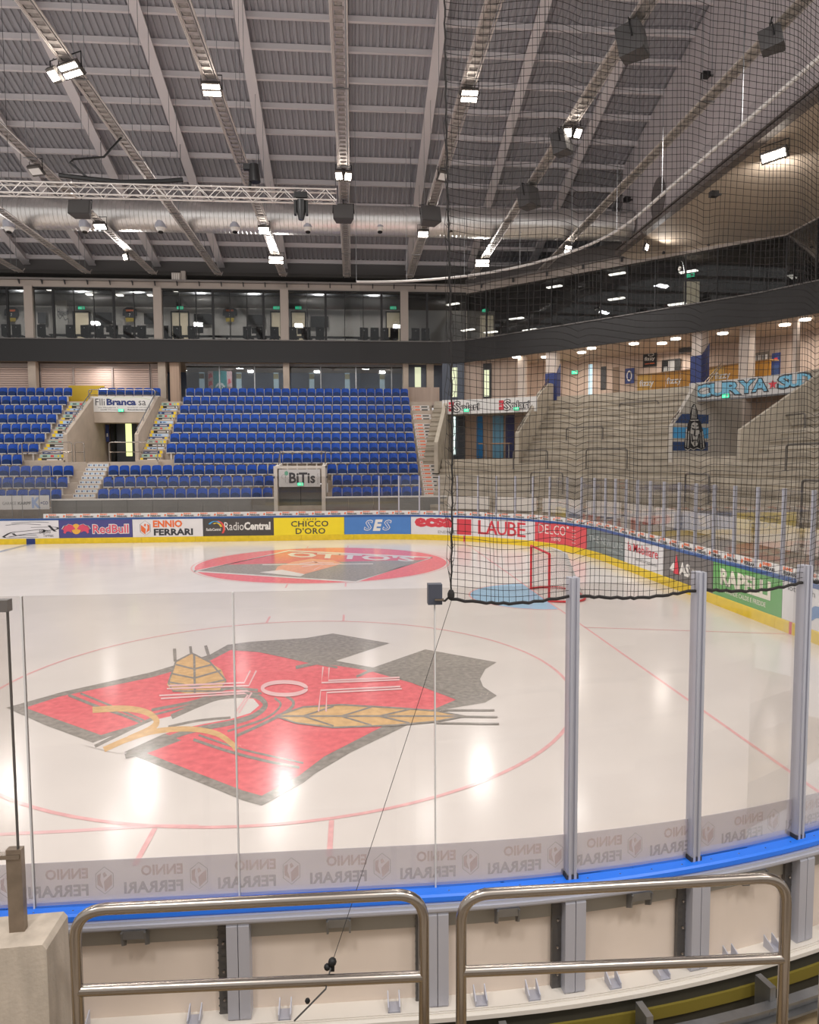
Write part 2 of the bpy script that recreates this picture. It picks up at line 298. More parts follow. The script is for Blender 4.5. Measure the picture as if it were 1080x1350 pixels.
# ------------------------------------------------------------------ rink boards, far side and goal end
boards = thing('rink_boards', 'long white advertising boards with yellow base around the far side and goal end', 'rink boards', (0, YF, 0))
ZK, ZT, ZC = .25, 1.06, 1.13
SP0 = -19.6; SPE = S2+5.
bounds = [(SP0, s_of(78, 697)[0], '#e3dfe0'), (0, s_of(175, 697)[0], '#4d4b86'), (0, s_of(268, 697)[0], '#e3dfde'), (0, s_of(361, 697)[0], '#4b4643'), (0, s_of(454, 695)[0], '#f2da2e'), (0, s_of(542, 695)[0], '#4f82c4'), (0, s_of(706, 705)[0], '#dfdcdd'), (0, s_of(775, 705)[0], '#d9525a'), (0, s_of(825, 725)[0], '#6e7d7f'), (0, s_of(876, 740)[0], '#dcdada'), (0, s_of(942, 760)[0], '#6f6b69'), (0, s_of(1033, 800)[0], '#66a85c'), (0, SPE, '#e0dede')]
PN = ['white board panel with helicopter line drawing', 'purple board panel with two red bulls', 'white board panel with orange and grey lettering', 'dark grey board panel with rainbow arcs', 'yellow coffee board panel', 'blue board panel with outlined white letters', 'white board panel with red lettering', 'red board panel with white lettering', 'grey green board panel', 'white board panel with narrow red lettering', 'grey board panel with red and white triangle', 'green board panel with white lettering', 'white board panel with blue swoosh']
panels = []; prev = SP0; BS = []
for i, (_, s1, hx) in enumerate(bounds):
    b = MB(); sweep(b, rect(-.035, .03, ZK, ZT), prev+.008, s1-.008); p = b.build('advert_panel', mat('advert_'+hx, hx, .35, 0, (2, .03)), boards); p['label'] = PN[i]; panels.append(p); BS.append((prev, s1)); prev = s1
k0 = SP0
while k0 < SPE-.1:
    k1 = min(k0+2.4, SPE); b = MB(); sweep(b, [(-.06, 0), (.03, 0), (.03, ZK), (-.045, ZK), (-.06, ZK-.02)], k0+.004, k1-.004); b.build('kick_plate', YKICK, boards); k0 = k1
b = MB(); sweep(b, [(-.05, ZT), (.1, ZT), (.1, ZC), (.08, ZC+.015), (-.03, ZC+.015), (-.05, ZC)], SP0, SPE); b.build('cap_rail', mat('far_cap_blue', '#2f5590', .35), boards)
b = MB(); sweep(b, rect(.03, .09, 0, ZT), SP0, SPE); b.build('board_frame', ALU, boards)
for s, mt in ((s_of(41.5, 714)[0], NAVY), (s_of(613, 711)[0], RED), (s_of(1046, 830)[0], RED)):
    b = MB(); sweep(b, rect(-.066, -.04, 0, ZK), s-.12*(1.6 if mt is NAVY else .35), s+.12*(1.6 if mt is NAVY else .35)); b.build('line_mark', mt, boards)
def ad(i, items, mats):          # items drawn in panel units u 0..1 along, v 0..1 up
    s0, s1 = BS[i]; b = MB(); f = lambda u, v: (*trk(s0+(s1-s0)*u, -.042), ZK+(ZT-ZK)*v)
    f2 = lambda u, v: (*trk(s0+(s1-s0)*u, -.046), ZK+(ZT-ZK)*v)
    items(b, f, f2); o = b.build('lettering', mats, panels[i]); return o
def circle(cx, cy, rx, ry, n=20): return arcpts(cx, cy, rx, ry, 0, 360-360/n, n-1)
def a0(b, f, g):
    w = .012
    for pts in ([(.60, .12), (.66, .35), (.76, .42), (.88, .5), (.885, .34), (.76, .25), (.64, .1)], [(.60, .12), (.64, .05), (.85, .08)], [(.80, .62), (.975, .62), (.985, .50), (.885, .42)], [(.93, .72), (.955, .5), (.975, .38)], [(.66, .86), (.80, .92), (.93, .88)], [(.62, .75), (.74, .82), (.87, .76)], [(.67, .3), (.7, .18), (.84, .2)]): stroke(b, smooth_line(pts, 3), .02, f)
    text(b, 'Eliticino', f, .86, .94, .28, .5); text(b, 'Tarmac', f, .885, .96, .08, .26)
ad(0, a0, INK)
def a1(b, f, g):
    poly(b, circle(.235, .5, .065, .29), f, 2)
    for sg in (-1, 1):
        q = lambda x, y: (.235+sg*x, y)
        poly(b, [q(.008, .5), q(.05, .72), q(.1, .78), q(.125, .7), q(.16, .68), q(.19, .5), q(.165, .42), q(.175, .3), q(.15, .24), q(.13, .36), q(.10, .38), q(.06, .3), q(.07, .42)], g, 0)
        stroke(b, [q(.05, .72), q(.1, .78), q(.125, .7), q(.16, .68), q(.19, .5)], .02, g, 1)
    v, fc, asp = tmesh('RedBull', .05)
    text(b, 'RedBull', f, .452, .955, .2, .76, 1, bold=.06); text(b, 'RedBull', g, .462, .945, .24, .72, 0, bold=.015)
ad(1, a1, [mat('bull_red', '#d9506a', .5), WHITE, mat('sun_yellow', '#eab24a', .5)])
def hexm(b, f, cx, cy, rx, ry, m0, m1):
    stroke(b, [(cx, cy+ry), (cx+rx, cy+ry*.5), (cx+rx, cy-ry*.5), (cx, cy-ry), (cx-rx, cy-ry*.5), (cx-rx, cy+ry*.5)], rx*.09, f, m0, True)
    poly(b, [(cx-rx*.85, cy-ry*.35), (cx, cy-ry*.85), (cx+rx*.1, cy-ry*.1), (cx-rx*.3, cy+ry*.15), (cx-rx*.85, cy+ry*.45)], f, m1); poly(b, [(cx+rx*.18, cy-ry*.6), (cx+rx*.85, cy-ry*.3), (cx+rx*.85, cy+ry*.4), (cx+rx*.4, cy+ry*.55), (cx+rx*.5, cy+ry*.05)], f, m1); poly(b, [(cx-rx*.3, cy+ry*.35), (cx+rx*.1, cy+ry*.2), (cx+rx*.2, cy+ry*.5), (cx-rx*.05, cy+ry*.62)], f, m1)
def a2(b, f, g):
    hexm(b, f, .18, .5, .07, .42, 1, 0); text(b, 'ENNIO', f, .29, .705, .53, .93, 0, bold=.04); text(b, 'FERRARI', f, .30, .855, .08, .46, 1, bold=.04)
ad(2, a2, [ORANGE, INK])
def a3(b, f, g):
    stroke(b, arcpts(.17, .38, .105, .46, 140, 50, 10), .03, f, 1); stroke(b, arcpts(.19, .36, .075, .38, 120, 25, 10), .03, g, 2); stroke(b, arcpts(.18, .42, .115, .46, 75, -35, 12), .028, g, 3)
    text(b, 'RadioCentral', f, .045, .25, .3, .46, 0, bold=.02); text(b, 'Radio', f, .30, .575, .32, .78, 0); text(b, 'Central', f, .58, .955, .32, .78, 0, bold=.04)
ad(3, a3, [WHITE, mat('arc_blue', '#4ba3dd', .5), mat('arc_yellow', '#e9c43c', .5), mat('arc_red', '#dd5348', .5)])
def a4(b, f, g):
    text(b, 'CAFFÈ', f, .42, .605, .83, .97, 0, space=1.6); text(b, 'CHICCO', f, .245, .775, .47, .8, 0, bold=.015, space=1.06); text(b, "D'ORO", f, .31, .73, .05, .4, 0, bold=.015, space=1.06)
ad(4, a4, [INK])
def a5(b, f, g):
    for t, u0, u1 in (('S', .29, .43), ('S', .57, .71)):
        text(b, t, f, u0, u1, .2, .82, 0, bold=.035, shear=.25); text(b, t, g, u0+.012, u1-.012, .24, .78, 1, bold=-.0, shear=.25)
    text(b, 'E', g, .425, .575, .18, .84, 0, bold=.05, shear=.25)
ad(5, a5, [WHITE, MATS['advert_#4f82c4']])
def a6(b, f, g):
    s0, s1 = BS[6]; U = lambda px, py=697: (s_of(px, py)[0]-s0)/(s1-s0)
    text(b, 'ecsa', f, U(547), U(598), .42, .95, 0, bold=.07); text(b, 'ENERGIES', f, U(578), U(604), .08, .24, 1)
    poly(b, [(U(603), .06), (U(622), .06), (U(622), .93), (U(603), .93)], f, 0); stroke(b, [(U(613), .82), (U(610), .55), (U(612), .38), (U(615), .38), (U(617), .55), (U(613), .82)], .012, g, 2)
    for t, a, c in (('L', 631, 643), ('A', 641, 657), ('U', 656, 669), ('B', 670, 682), ('E', 683, 694)):
        text(b, t, f, U(a), U(c), .14, .9, 0, bold=.01); 
    stroke(b, [(U(645), .16), (U(649.5), .6), (U(654), .16)], .008, g, 0); stroke(b, [(U(684), .98), (U(694), .98)], .03, g, 0); text(b, 'SA', f, U(696), U(701), .3, .45, 1)
ad(6, a6, [RED, GREY, WHITE])
def a7(b, f, g):
    text(b, 'DELCO', f, .06, .56, .45, .92, 0, bold=-.005); text(b, '1890', f, .3, .46, .14, .34, 0); poly(b, circle(.60, .88, .02, .06), f, 0)
    for k in range(5): text(b, 'www', f, .68, .76, .75-.15*k, .8-.15*k, 0)
ad(7, a7, [WHITE])
def a8(b, f, g):
    text(b, 'THE NEW LINE', f, .05, .96, .42, .72, 0); text(b, 'rivestimenti', f, .45, .96, .22, .34, 0)
ad(8, a8, [mat('pale_grey_print', '#b9c0c0', .6)])
def a9(b, f, g):
    text(b, 'la Mobiliare', f, .1, .88, .52, .86, 0, bold=.01); text(b, 'assicurazioni', f, .32, .85, .22, .36, 1)
ad(9, a9, [RED, GREY])
def a10(b, f, g):
    poly(b, [(.14, .3), (.30, .3), (.245, .62)], f, 0); poly(b, [(.24, .22), (.37, .22), (.30, .92)], g, 1); text(b, 'AS', f, .36, .58, .24, .68, 0, bold=.05)
    text(b, 'architettura', f, .62, .86, .5, .58, 0); text(b, 'studio', f, .62, .8, .38, .46, 0)
ad(10, a10, [WHITE, mat('triangle_red', '#d83a4a', .5)])
def a11(b, f, g):
    text(b, 'RAPELLI', f, .13, .86, .36, .86, 0, bold=.045); text(b, 'VIVANDE CALDE E FREDDE', f, .2, .8, .14, .27, 0, bold=.01)
ad(11, a11, [mat('cream_print', '#e9e4d3', .6)])
def a12(b, f, g):
    k = 1/(BS[12][1]-BS[12][0]); text(b, 'lottisa.ch', f, .2*k, 1.05*k, .78, .93, 0)
    poly(b, [(.85*k, .1), (.87*k, .42), (1.05*k, .58), (1.4*k, .62), (1.4*k, .38), (1.1*k, .3)], f, 1); poly(b, [(1.45*k, .2), (1.75*k, .3), (1.75*k, .75), (1.45*k, .7)], f, 2)
ad(12, a12, [INK, mat('swoosh_blue', '#5d86b8', .5), mat('swoosh_grey', '#6a7486', .5)])

# ------------------------------------------------------------------ far glass, its posts and the printed strip
fg = thing('rink_glass', 'clear safety glass standing on the far boards and around the goal end', 'glass', (0, YF, ZC))
ZG0, ZG1 = ZC+.016, 2.93
post_s = [s_of(px, 680)[0] for px in (500, 526, 553, 579, 603, 630, 654, 679, 702, 724, 747)]
dp = .95; s = post_s[-1]
while s+dp < SPE: s += dp; post_s.append(s)
joints = [SP0, -16.2, -13.7, -11.2, -8.8, -6.4, -4., -1.6]+post_s+[SPE]
for a, c in zip(joints[:-1], joints[1:]):
    b = MB(); sweep(b, rect(.02, .032, ZG0, ZG1), a+.006, c-.006, None, .5); b.build('glass_pane', GLASS, fg)
pm = None
for s in post_s:
    x, y = trk(s, .03); x1, y1 = trk(s, 1.03); nx, ny = x1-x, y1-y
    b = MB(); b.obox((x, y, (ZC+2.95)/2), (-ny*.03, nx*.03, 0), (nx*.035, ny*.035, 0), (0, 0, (2.95-ZC)/2)); b.obox((x-nx*.037, y-ny*.037, (ZC+2.95)/2), (-ny*.012, nx*.012, 0), (nx*.008, ny*.008, 0), (0, 0, (2.95-ZC)/2)); b.build('glass_post', ALU, fg)
for s in joints[1:8]:
    x, y = trk(s, .026); b = MB(); b.box(x-.03, x+.03, y-.03, y+.03, 2.86, 2.96); b.build('clamp', DGREY, fg)
strip = MB(); st0 = s_of(57, 680)[0]; sweep(strip, rect(.012, .019, ZG0, ZG0+.2), st0, SPE); so = strip.build('printed_strip', mat('strip_white', '#dcdad6', .5), fg)
b = MB(); s = st0+.1; f = onb(.008)
while s < SPE-.8:
    text(b, 'ENNIO', f, s+.14, s+.46, ZG0+.11, ZG0+.185, 0, bold=.04); text(b, 'FERRARI', f, s+.14, s+.58, ZG0+.02, ZG0+.095, 1, bold=.04); poly(b, [(s, ZG0+.06), (s+.06, ZG0+.03), (s+.1, ZG0+.1), (s+.04, ZG0+.15)], f, 0); s += .74
tag(b.build('lettering', [ORANGE, INK], so), None, None, None, 'stuff')

# ------------------------------------------------------------------ goal
gx = 6.; goal = thing('ice_hockey_goal', 'red framed ice hockey goal with white net behind the blue crease', 'goal', (gx, 7, 0))
GR = mat('goal_red', '#cf2a35', .4); rr = .032
def goalpost(sy): b = MB(); b.tube([(gx, 7+sy*.915, 0), (gx, 7+sy*.915, 1.22)], rr, 8); return b.build('goalpost', GR, goal, True)
goalpost(-1); goalpost(1)
b = MB(); b.tube([(gx, 6.085, 1.22), (gx, 7.915, 1.22)], rr, 8); b.build('crossbar', GR, goal, True)
base = [(gx, 6.085, .03), (gx+.35, 5.95, .03), (gx+.75, 6.0, .03), (gx+1.0, 6.3, .03), (gx+1.12, 7, .03), (gx+1.0, 7.7, .03), (gx+.75, 8.0, .03), (gx+.35, 8.05, .03), (gx, 7.915, .03)]
bl = smooth_line(base, 4); b = MB(); b.tube(bl, .03, 6); b.build('base_frame', GR, goal, True)
topl = smooth_line([(gx, 6.085, 1.2), (gx+.25, 6.02, 1.2), (gx+.5, 6.2, 1.19), (gx+.58, 7, 1.18), (gx+.5, 7.8, 1.19), (gx+.25, 7.98, 1.2), (gx, 7.915, 1.2)], 6)
def resample(pts, n):
    p = np.array(pts); L = np.r_[0, np.cumsum(np.linalg.norm(np.diff(p, axis=0), axis=1))]; t = np.linspace(0, L[-1], n); return np.stack([np.interp(t, L, p[:, k]) for k in range(3)], 1)
A = resample(bl, 60); B = resample(topl, 60); b = MB(); nz = 20
for i in range(60): b.tube([A[i]+(B[i]-A[i])*t for t in (0, .5, 1)], .006, 3, cap=False)
for j in range(1, nz): b.tube([A[i]+(B[i]-A[i])*(j/nz) for i in range(60)], .006, 3, cap=False)
for i in range(1, 15): b.tube([B[i*2], B[59-i*2]], .006, 3, cap=False)
b.build('goal_net', mat('goal_net_cord', '#cfcbc6', .9), goal)

# ------------------------------------------------------------------ concrete ground around the rink
gnd = struct('floor_walkway', 'bare concrete walkway around the rink')
TAN = mat('walkway_concrete', '#9d8a6c', .85, 0, (4, .25), (40, .2))
b = MB(); sweep(b, rect(.12, 14, -.3, .42), SP0-8, SPE, None, .9); b.build('walkway_slab', CONC, gnd)
b = MB(); sweep(b, rect(.0, 1.35, -.3, .2), S3-9., S3+9, None, .6); b.build('walkway_slab', TAN, gnd)

# ------------------------------------------------------------------ near boards (seen from outside), their glass, the printed film
NB = thing('rink_boards', 'white backed rink boards with blue cap rail right behind the steel handrails', 'rink boards', (1.5, YN, .2))
NS = [S3+2.11+1.07, S3+2.11, S3+1.04, S3-.03, S3-.81, S3-1.60, S3-2.39, S3-3.18, S3-3.97, S3-4.8]
BEIGE = mat('board_back_white', '#dccdbf', .55, 0, (3, .03)); PLATE = mat('perforated_bracket', '#6c6a69', .5, .6)
sN0, sN1 = S3-8., S3+8.
b = MB(); sweep(b, [(-.10, 1.125), (.015, 1.125), (.02, 1.135), (.02, 1.158), (.01, 1.168), (-.10, 1.168)], sN0, sN1, None, .2); b.build('cap_rail', BLUECAP, NB)
b = MB(); sweep(b, rect(-.10, .03, 1.075, 1.122), sN0, sN1, None, .2); sweep(b, rect(.03, .042, 1.09, 1.105), sN0, sN1, None, .2); b.build('top_rail', ALU, NB)
ZB = .53
b = MB(); sweep(b, [(-.06, ZB-.045), (.078, ZB-.045), (.09, ZB-.035), (.09, ZB-.01), (.08, ZB), (-.06, ZB)], sN0, sN1, None, .2); b.build('base_ledge', mat('ledge_white', '#d9d2c8', .5), NB)
for d_ in (.05, .065): b = MB(); sweep(b, rect(d_, d_+.008, ZB, ZB+.006), sN0, sN1, None, .2); b.build('ledge_rib', MATS['ledge_white'], NB)
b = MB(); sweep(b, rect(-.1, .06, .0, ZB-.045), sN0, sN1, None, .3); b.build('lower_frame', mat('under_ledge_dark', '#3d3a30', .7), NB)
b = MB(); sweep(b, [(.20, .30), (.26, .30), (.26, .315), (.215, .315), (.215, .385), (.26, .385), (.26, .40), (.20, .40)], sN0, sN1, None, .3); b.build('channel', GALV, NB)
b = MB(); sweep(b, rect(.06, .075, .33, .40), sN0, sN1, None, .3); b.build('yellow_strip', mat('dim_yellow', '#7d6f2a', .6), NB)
for s in [S3+2.0-.79*i for i in range(9)]: b = MB(); sweep(b, rect(.10, .215, .2, ZB-.045), s-.02, s+.02); b.build('ledge_prop', GALV, NB)
b = MB(); sweep(b, rect(-.13, -.101, 0, .22), sN0, sN1, None, .3); b.build('kick_plate', YKICK, NB)
for s0_, s1_ in zip([sN1]+NS, NS+[sN0]):
    b = MB(); sweep(b, rect(-.10, -.06, .22, 1.075), s1_+.005, s0_-.005, None, .2); b.build('board_skin', BEIGE, NB)
    b = MB(); sweep(b, rect(-.06, -.045, .95, 1.075), s1_+.06, s0_-.06, None, .2); b.build('stiffener', mat('stiffener_grey', '#9a948a', .5), NB)
    if s0_-s1_ < 1.2:
        xm = (s0_+s1_)/2
        for q in (s1_+.24, s0_-.24):
            b = MB(); sweep(b, rect(-.03, .045, ZB, ZB+.01), q-.03, q+.03); sweep(b, [(-.03, ZB), (.045, ZB), (.045, ZB+.035), (-.03, ZB+.075)], q-.034, q-.028); sweep(b, [(-.03, ZB), (.045, ZB), (.045, ZB+.035), (-.03, ZB+.075)], q+.028, q+.034)
            b.build('ledge_bracket', ALU, NB)
        b = MB(); sweep(b, rect(-.05, .04, 1.03, 1.075), xm-.06, xm+.06); sweep(b, [(-.02, .96), (.03, .99), (.05, 1.07), (-.02, 1.07)], xm-.065, xm-.055); sweep(b, [(-.02, .96), (.03, .99), (.05, 1.07), (-.02, 1.07)], xm+.055, xm+.065); b.build('latch', GALV, NB)
for s in NS:
    for off in (-.031, .031):
        b = MB(); sweep(b, [(-.06, ZB), (.02, ZB), (.03, ZB+.015), (.03, 1.06), (.02, 1.078), (-.06, 1.078)], s+off-.029, s+off+.029); b.build('frame_post', ALU, NB)
    b = MB(); sweep(b, rect(-.055, -.03, ZB, 1.06), s+.062, s+.115)
    for k in range(12):
        z = .54+k*.043; f = onb(-.026); stroke(b, [(s+.064, z), (s+.118, z+.042)], .005, f); stroke(b, [(s+.118, z), (s+.064, z+.042)], .005, f)
    b.build('side_bracket', PLATE, NB)
    for z in (.62, .78, .94): b = MB(); x, y = trk(s+.085, -.02); b.sphere((x, y, z), .009, 8); b.build('bolt', STEEL, NB)
b = MB(); s = sN0+.1
while s < sN1-.1:
    x, y = trk(s, -.02); b.sphere((x, y, 1.167), .006, 6, None, .4); s += .2
tag(b.build('cap_screw', STEEL, NB), None, None, None, 'stuff')

NG = thing('rink_glass', 'tall clear glass panes standing on the blue cap of the near boards', 'glass', (1.5, YN, 1.168))
NZ1 = 2.84
FILM = veil('printed_film', '#d8d3dc', .5); FINK = veil('film_print_grey', '#8d8991', .3); FRED = veil('film_print_red', '#cf9d92', .28)
def mirror_on(d): return onb(d)
for s0_, s1_ in zip([sN1]+NS, NS+[sN0]):
    b = MB(); sweep(b, rect(-.066, -.054, 1.168, NZ1), s1_+.004, s0_-.004, None, .4); b.build('glass_pane', GLASS, NG)
fo = MB(); sweep(fo, rect(-.076, -.072, 1.17, 1.405), sN0, sN1, None, .3); fo = fo.build('printed_film', FILM, NG)
fi = MB(); fq = onb(-.0695)
s = S3-4.6
while s < S3+3:
    text(fi, 'FERRARI', fq, s, s+.31, 1.215, 1.28, 0, bold=.03); text(fi, 'ENNIO', fq, s, s+.22, 1.31, 1.37, 1, bold=.03)
    hexm(fi, fq, s-.085, 1.295, .045, .075, 0, 1); s += .495
fi.build('lettering', [FINK, FRED], fo)
for s in NS[3:]:
    x, y = trk(s, -.06); x1, y1 = trk(s, .94); nx, ny = x1-x, y1-y
    if s > S3-.5: continue
    b = MB(); h = (NZ1-1.168)/2+.02
    b.obox((x, y, 1.168+h), (-ny*.028, nx*.028, 0), (nx*.03, ny*.03, 0), (0, 0, h))
    for o in (-.016, .016): b.obox((x+nx*.034-ny*o, y+ny*.034+nx*o, 1.168+h), (-ny*.008, nx*.008, 0), (nx*.006, ny*.006, 0), (0, 0, h))
    b.build('glass_post', ALU, NG); b = MB(); b.obox((x, y, 1.18), (-ny*.036, nx*.036, 0), (nx*.038, ny*.038, 0), (0, 0, .012)); b.build('post_shoe', DGREY, NG)
b = MB(); x, y = trk(S3-.03, -.06); b.box(x-.038, x+.038, y-.03, y+.03, NZ1-.085, NZ1+.025); b.build('clamp', mat('clamp_plastic', '#474a55', .5), NG)
b = MB(); b.box(x-.004, x+.045, y-.045, y-.03, NZ1-.06, NZ1-.05); b.build('clamp_hook', STEEL, NG)
for s in NS[:4]:
    b = MB(); sweep(b, rect(-.069, -.051, 1.168, NZ1), s-.004, s+.004); b.build('joint_seal', mat('clear_joint', '#d6d4d2', .3), NG)

# ------------------------------------------------------------------ safety netting
SN = thing('safety_net', 'black protective netting hanging above the near glass on the right', 'net', (*trk(S3-.12, -.05), 2.75))
xs0 = S3-.12; NPOST = NS[4:]
def net_pt(u, z):            # u metres along the net from its free edge
    s = xs0-u+.016*math.sin(u*9.+z*1.3)+.012*math.sin(u*23+1)
    lo = max(0., 1-(z-2.78)/.5); d = -.05+.03*math.sin(u*5+z*.9)*(1-lo)
    dz = .018*math.sin(u*8.+.6*z)+.012*math.sin(u*3.1+1.7*z)
    for p_ in NPOST: dz -= .05*math.exp(-abs(s-p_)/.09)*(1 if z < 5 else .6)
    sag = .0
    for a, c in zip([xs0]+NPOST[:-1], NPOST): 
        if c <= s <= a: t = (a-s)/(a-c); sag = -.03*math.sin(PI*t)
    zz = z+dz*min(1., (z-2.76)/.25)+sag*lo
    x, y = trk(s, d); return (x, y, zz)
cell = .0335; NU = int(4.4/cell); NZr = 150
P = [[Vector(net_pt(i*cell, 2.78+j*.0365)) for j in range(NZr)] for i in range(NU)]
def thread(vs, fs, a, c, r):
    d = c-a; t = d.normalized(); o = t.orthogonal().normalized(); q = t.cross(o); k = len(vs)
    for e in (a, c):
        for j in range(3):
            g = 2*PI*j/3; vs.append(tuple(e+(o*math.cos(g)+q*math.sin(g))*r))
    fs += [(k, k+1, k+4, k+3), (k+1, k+2, k+5, k+4), (k+2, k, k+3, k+5)]
vs = []; fs = []
for i in range(NU):
    for j in range(NZr):
        if j < NZr-1: thread(vs, fs, P[i][j], P[i][j+1], .0016)
        if i < NU-1: thread(vs, fs, P[i][j], P[i+1][j], .0016)
b = MB(); b.v = vs; b.f = fs; b.m = [0]*len(fs); b.build('mesh', NETM, SN)
b = MB(); b.tube([P[i][0]+Vector((0, 0, .004*math.sin(i*2.3))) for i in range(NU)], .0095, 6); b.build('bottom_rope', NETM, SN)
rope = [P[0][j]+Vector((.0025*math.sin(j*1.9), .002*math.cos(j*1.9), 0)) for j in range(NZr)]
b = MB(); b.tube(rope, .005, 5)
b.build('edge_rope', NETM, SN)
b = MB()                       # gathered slack along the free edge
for k, off in enumerate((-.05, -.025, .02)):
    pts = []
    for j in range(0, 70):
        q = P[0][j]; t = min(1, j/14)*max(.2, 1-j/75); pts.append(Vector((q.x+off*t+.006*math.sin(j*.8+k), q.y+.02*math.sin(j*.5+k), q.z)))
    b.tube(pts, .0016, 3)
    for j in range(2, 68, 2):
        e = P[0][j]+Vector((0, 0, -.03)); b.tube([pts[j], e], .0014, 3)
b.build('slack_mesh', NETM, SN)
b = MB(); q = P[0][0]; b.sphere((q.x, q.y-.01, q.z+.025), .02, 10, None, 1.6); b.build('knot', NETM, SN)
x, y = trk(S3-.03, -.06); b = MB(); b.tube([(x+.04, y-.04, NZ1-.06), (q.x-.035, q.y-.02, q.z-.005), (q.x, q.y, q.z+.02)], .006, 5); b.build('tie_cord', NETM, SN)

cordA = Vector((q.x+.005, q.y-.01, q.z+.005)); cordB = Vector(hit(437, 1272, 1, -8.57)); cordC = Vector(hit(388, 1346, 1, -8.66))
CO = thing('guy_cord', 'thin black guy cord from the net corner down to the handrail', 'cord', tuple(cordC))
b = MB(); b.tube([cordA, (cordA*2+cordB)/3+Vector((0, 0, -.01)), (cordA+cordB*2)/3+Vector((0, 0, -.01)), cordB], .0017, 4); b.build('cord', NETM, CO)
b = MB(); b.tube([cordB, cordB+Vector((-.02, -.07, -.045)), cordC], .0035, 5); b.build('cord_tail', mat('grey_cord', '#4c4a48', .8), CO)
b = MB(); b.sphere(cordB+Vector((.004, 0, .012)), .017, 12); b.sphere(cordB+Vector((-.016, 0, -.008)), .014, 12); b.box(cordB.x-.004, cordB.x+.012, cordB.y-.012, cordB.y+.012, cordB.z-.02, cordB.z+.0); b.build('pulley', BLACK, CO, True)
m_ = cordB*.35+cordC*.65; b = MB(); b.sphere(m_, .011, 8); b.build('cord_lock', BLACK, CO, True)

# ------------------------------------------------------------------ handrails and parapet in front of the camera
def bend(pts, r=.09, n=6):
    o = [Vector(pts[0])]
    for a, q, c in zip(pts[:-2], pts[1:-1], pts[2:]):
        a, q, c = Vector(a), Vector(q), Vector(c); u = (a-q).normalized()*r; v = (c-q).normalized()*r
        for i in range(n+1): t = i/n; o.append(q+u*(1-t)**2+v*t*t)
    return o+[Vector(pts[-1])]
RZ = .2
def handrail(label, pL, pR, zr, zm, zt):
    a, c = Vector(pL), Vector(pR); h = thing('handrail', label, 'railing', ((a.x+c.x)/2, (a.y+c.y)/2, RZ), 'steel handrails in front of the boards')
    b = MB(); top = bend([(a.x, a.y, RZ), (a.x, a.y, zt[0]), (c.x, c.y, zt[1]), (c.x, c.y, RZ)], .115, 8); b.tube(top, .0212, 14); b.build('frame', STEEL, h, True)
    b = MB(); b.tube([(a.x, a.y, zm[0]), (c.x, c.y, zm[1])], .0205, 14); b.build('middle_rail', STEEL, h, True)
    for q in (a, c): b = MB(); b.tube([(q.x, q.y, RZ), (q.x, q.y, RZ+.012)], .06, 14); b.build('foot_plate', STEEL, h, True)
yL, yR = -8.66, -8.60
def rp(px, py, y): return hit(px, py, 1, y)
a, c = rp(102, 1306, yL), rp(559, 1287, yR); handrail('bent steel handrail nearest the concrete parapet, cord tied to it', (a[0], yL, 0), (c[0], yR, 0), 0, (a[2], c[2]), (rp(160, 1197, yL)[2], rp(520, 1180, yR)[2]))
yL, yR = -8.64, -8.66
a, c = rp(608, 1281, yL), rp(1034, 1263, yR); handrail('bent steel handrail in front of the three aluminium glass posts', (a[0], yL, 0), (c[0], yR, 0), 0, (a[2], c[2]), (rp(650, 1178, yL)[2], rp(990, 1158, yR)[2]))
yL, yR = -8.66, -8.5
a = rp(1078, 1258, yL); handrail('steel handrail cut off by the right edge of the picture', (a[0]+.035, yL, 0), (a[0]+1.3, yR, 0), 0, (a[2], a[2]), (rp(1075, 1150, yL)[2],)*2)
pw = struct('wall_parapet', 'low bare concrete parapet at the bottom left'); b = MB()
xr = rp(61, 1245, -8.62)[0]; b.prism([(xr-2.2, -8.62, -.3), (xr, -8.62, -.3), (xr, -8.62, 1.695), (xr-.015, -8.62, 1.715), (xr-2.2, -8.62, 1.64)], (0, 0, 0), (0, .2, 0)); b.build('parapet_block', mat('parapet_concrete', '#b3a798', .85, 0, (5, .14, (3, 3, .6)), (60, .12)), pw)
gb = thing('glass_barrier', 'small glass pane on a steel bracket above the concrete parapet', 'glass barrier', (xr-.1, -8.52, 1.7))
x0, x1 = rp(15, 1180, -8.5)[0], rp(35, 1180, -8.5)[0]
b = MB(); b.box(x0, x1, -8.53, -8.50, 1.60, 2.04); b.build('bracket', mat('stained_steel', '#8d7f70', .4, .6, (12, .2)), gb)
b = MB(); b.box(x0-2., x1-.005, -8.535, -8.505, 2.005, 2.022); b.build('bottom_rail', STEEL, gb)
b = MB(); b.box(x0-2., x1-.03, -8.535, -8.505, 1.655, 1.685); b.build('sill_rail', GALV, gb)
b = MB(); b.box(x0-2., x1-.012, -8.526, -8.514, 2.02, 3.0); b.build('glass_pane', GLASS, gb)
b = MB(); b.box(x1-.016, x1-.012, -8.527, -8.513, 2.02, 3.0); b.build('edge_seal', mat('edge_dark', '#55524e', .4), gb)
b = MB(); b.box(x1-.075, x1-.005, -8.54, -8.50, 2.965, 3.01); b.build('clamp', mat('clamp_grey', '#6f6a66', .5, .4), gb)
ns = struct('floor_stand', 'concrete steps of the near stand under the viewer'); b = MB()
for k in range(6): b.box(-8, 9, -9.6-.8*k-.8, -9.6-.8*k, -.3, .42+.36*(k+1)-.36*.5)
b.build('stand_steps', CONC, ns); b = MB(); b.box(-8, 9, -9.62, -8.9, -.3, .2); b.build('stand_landing', TAN, ns)

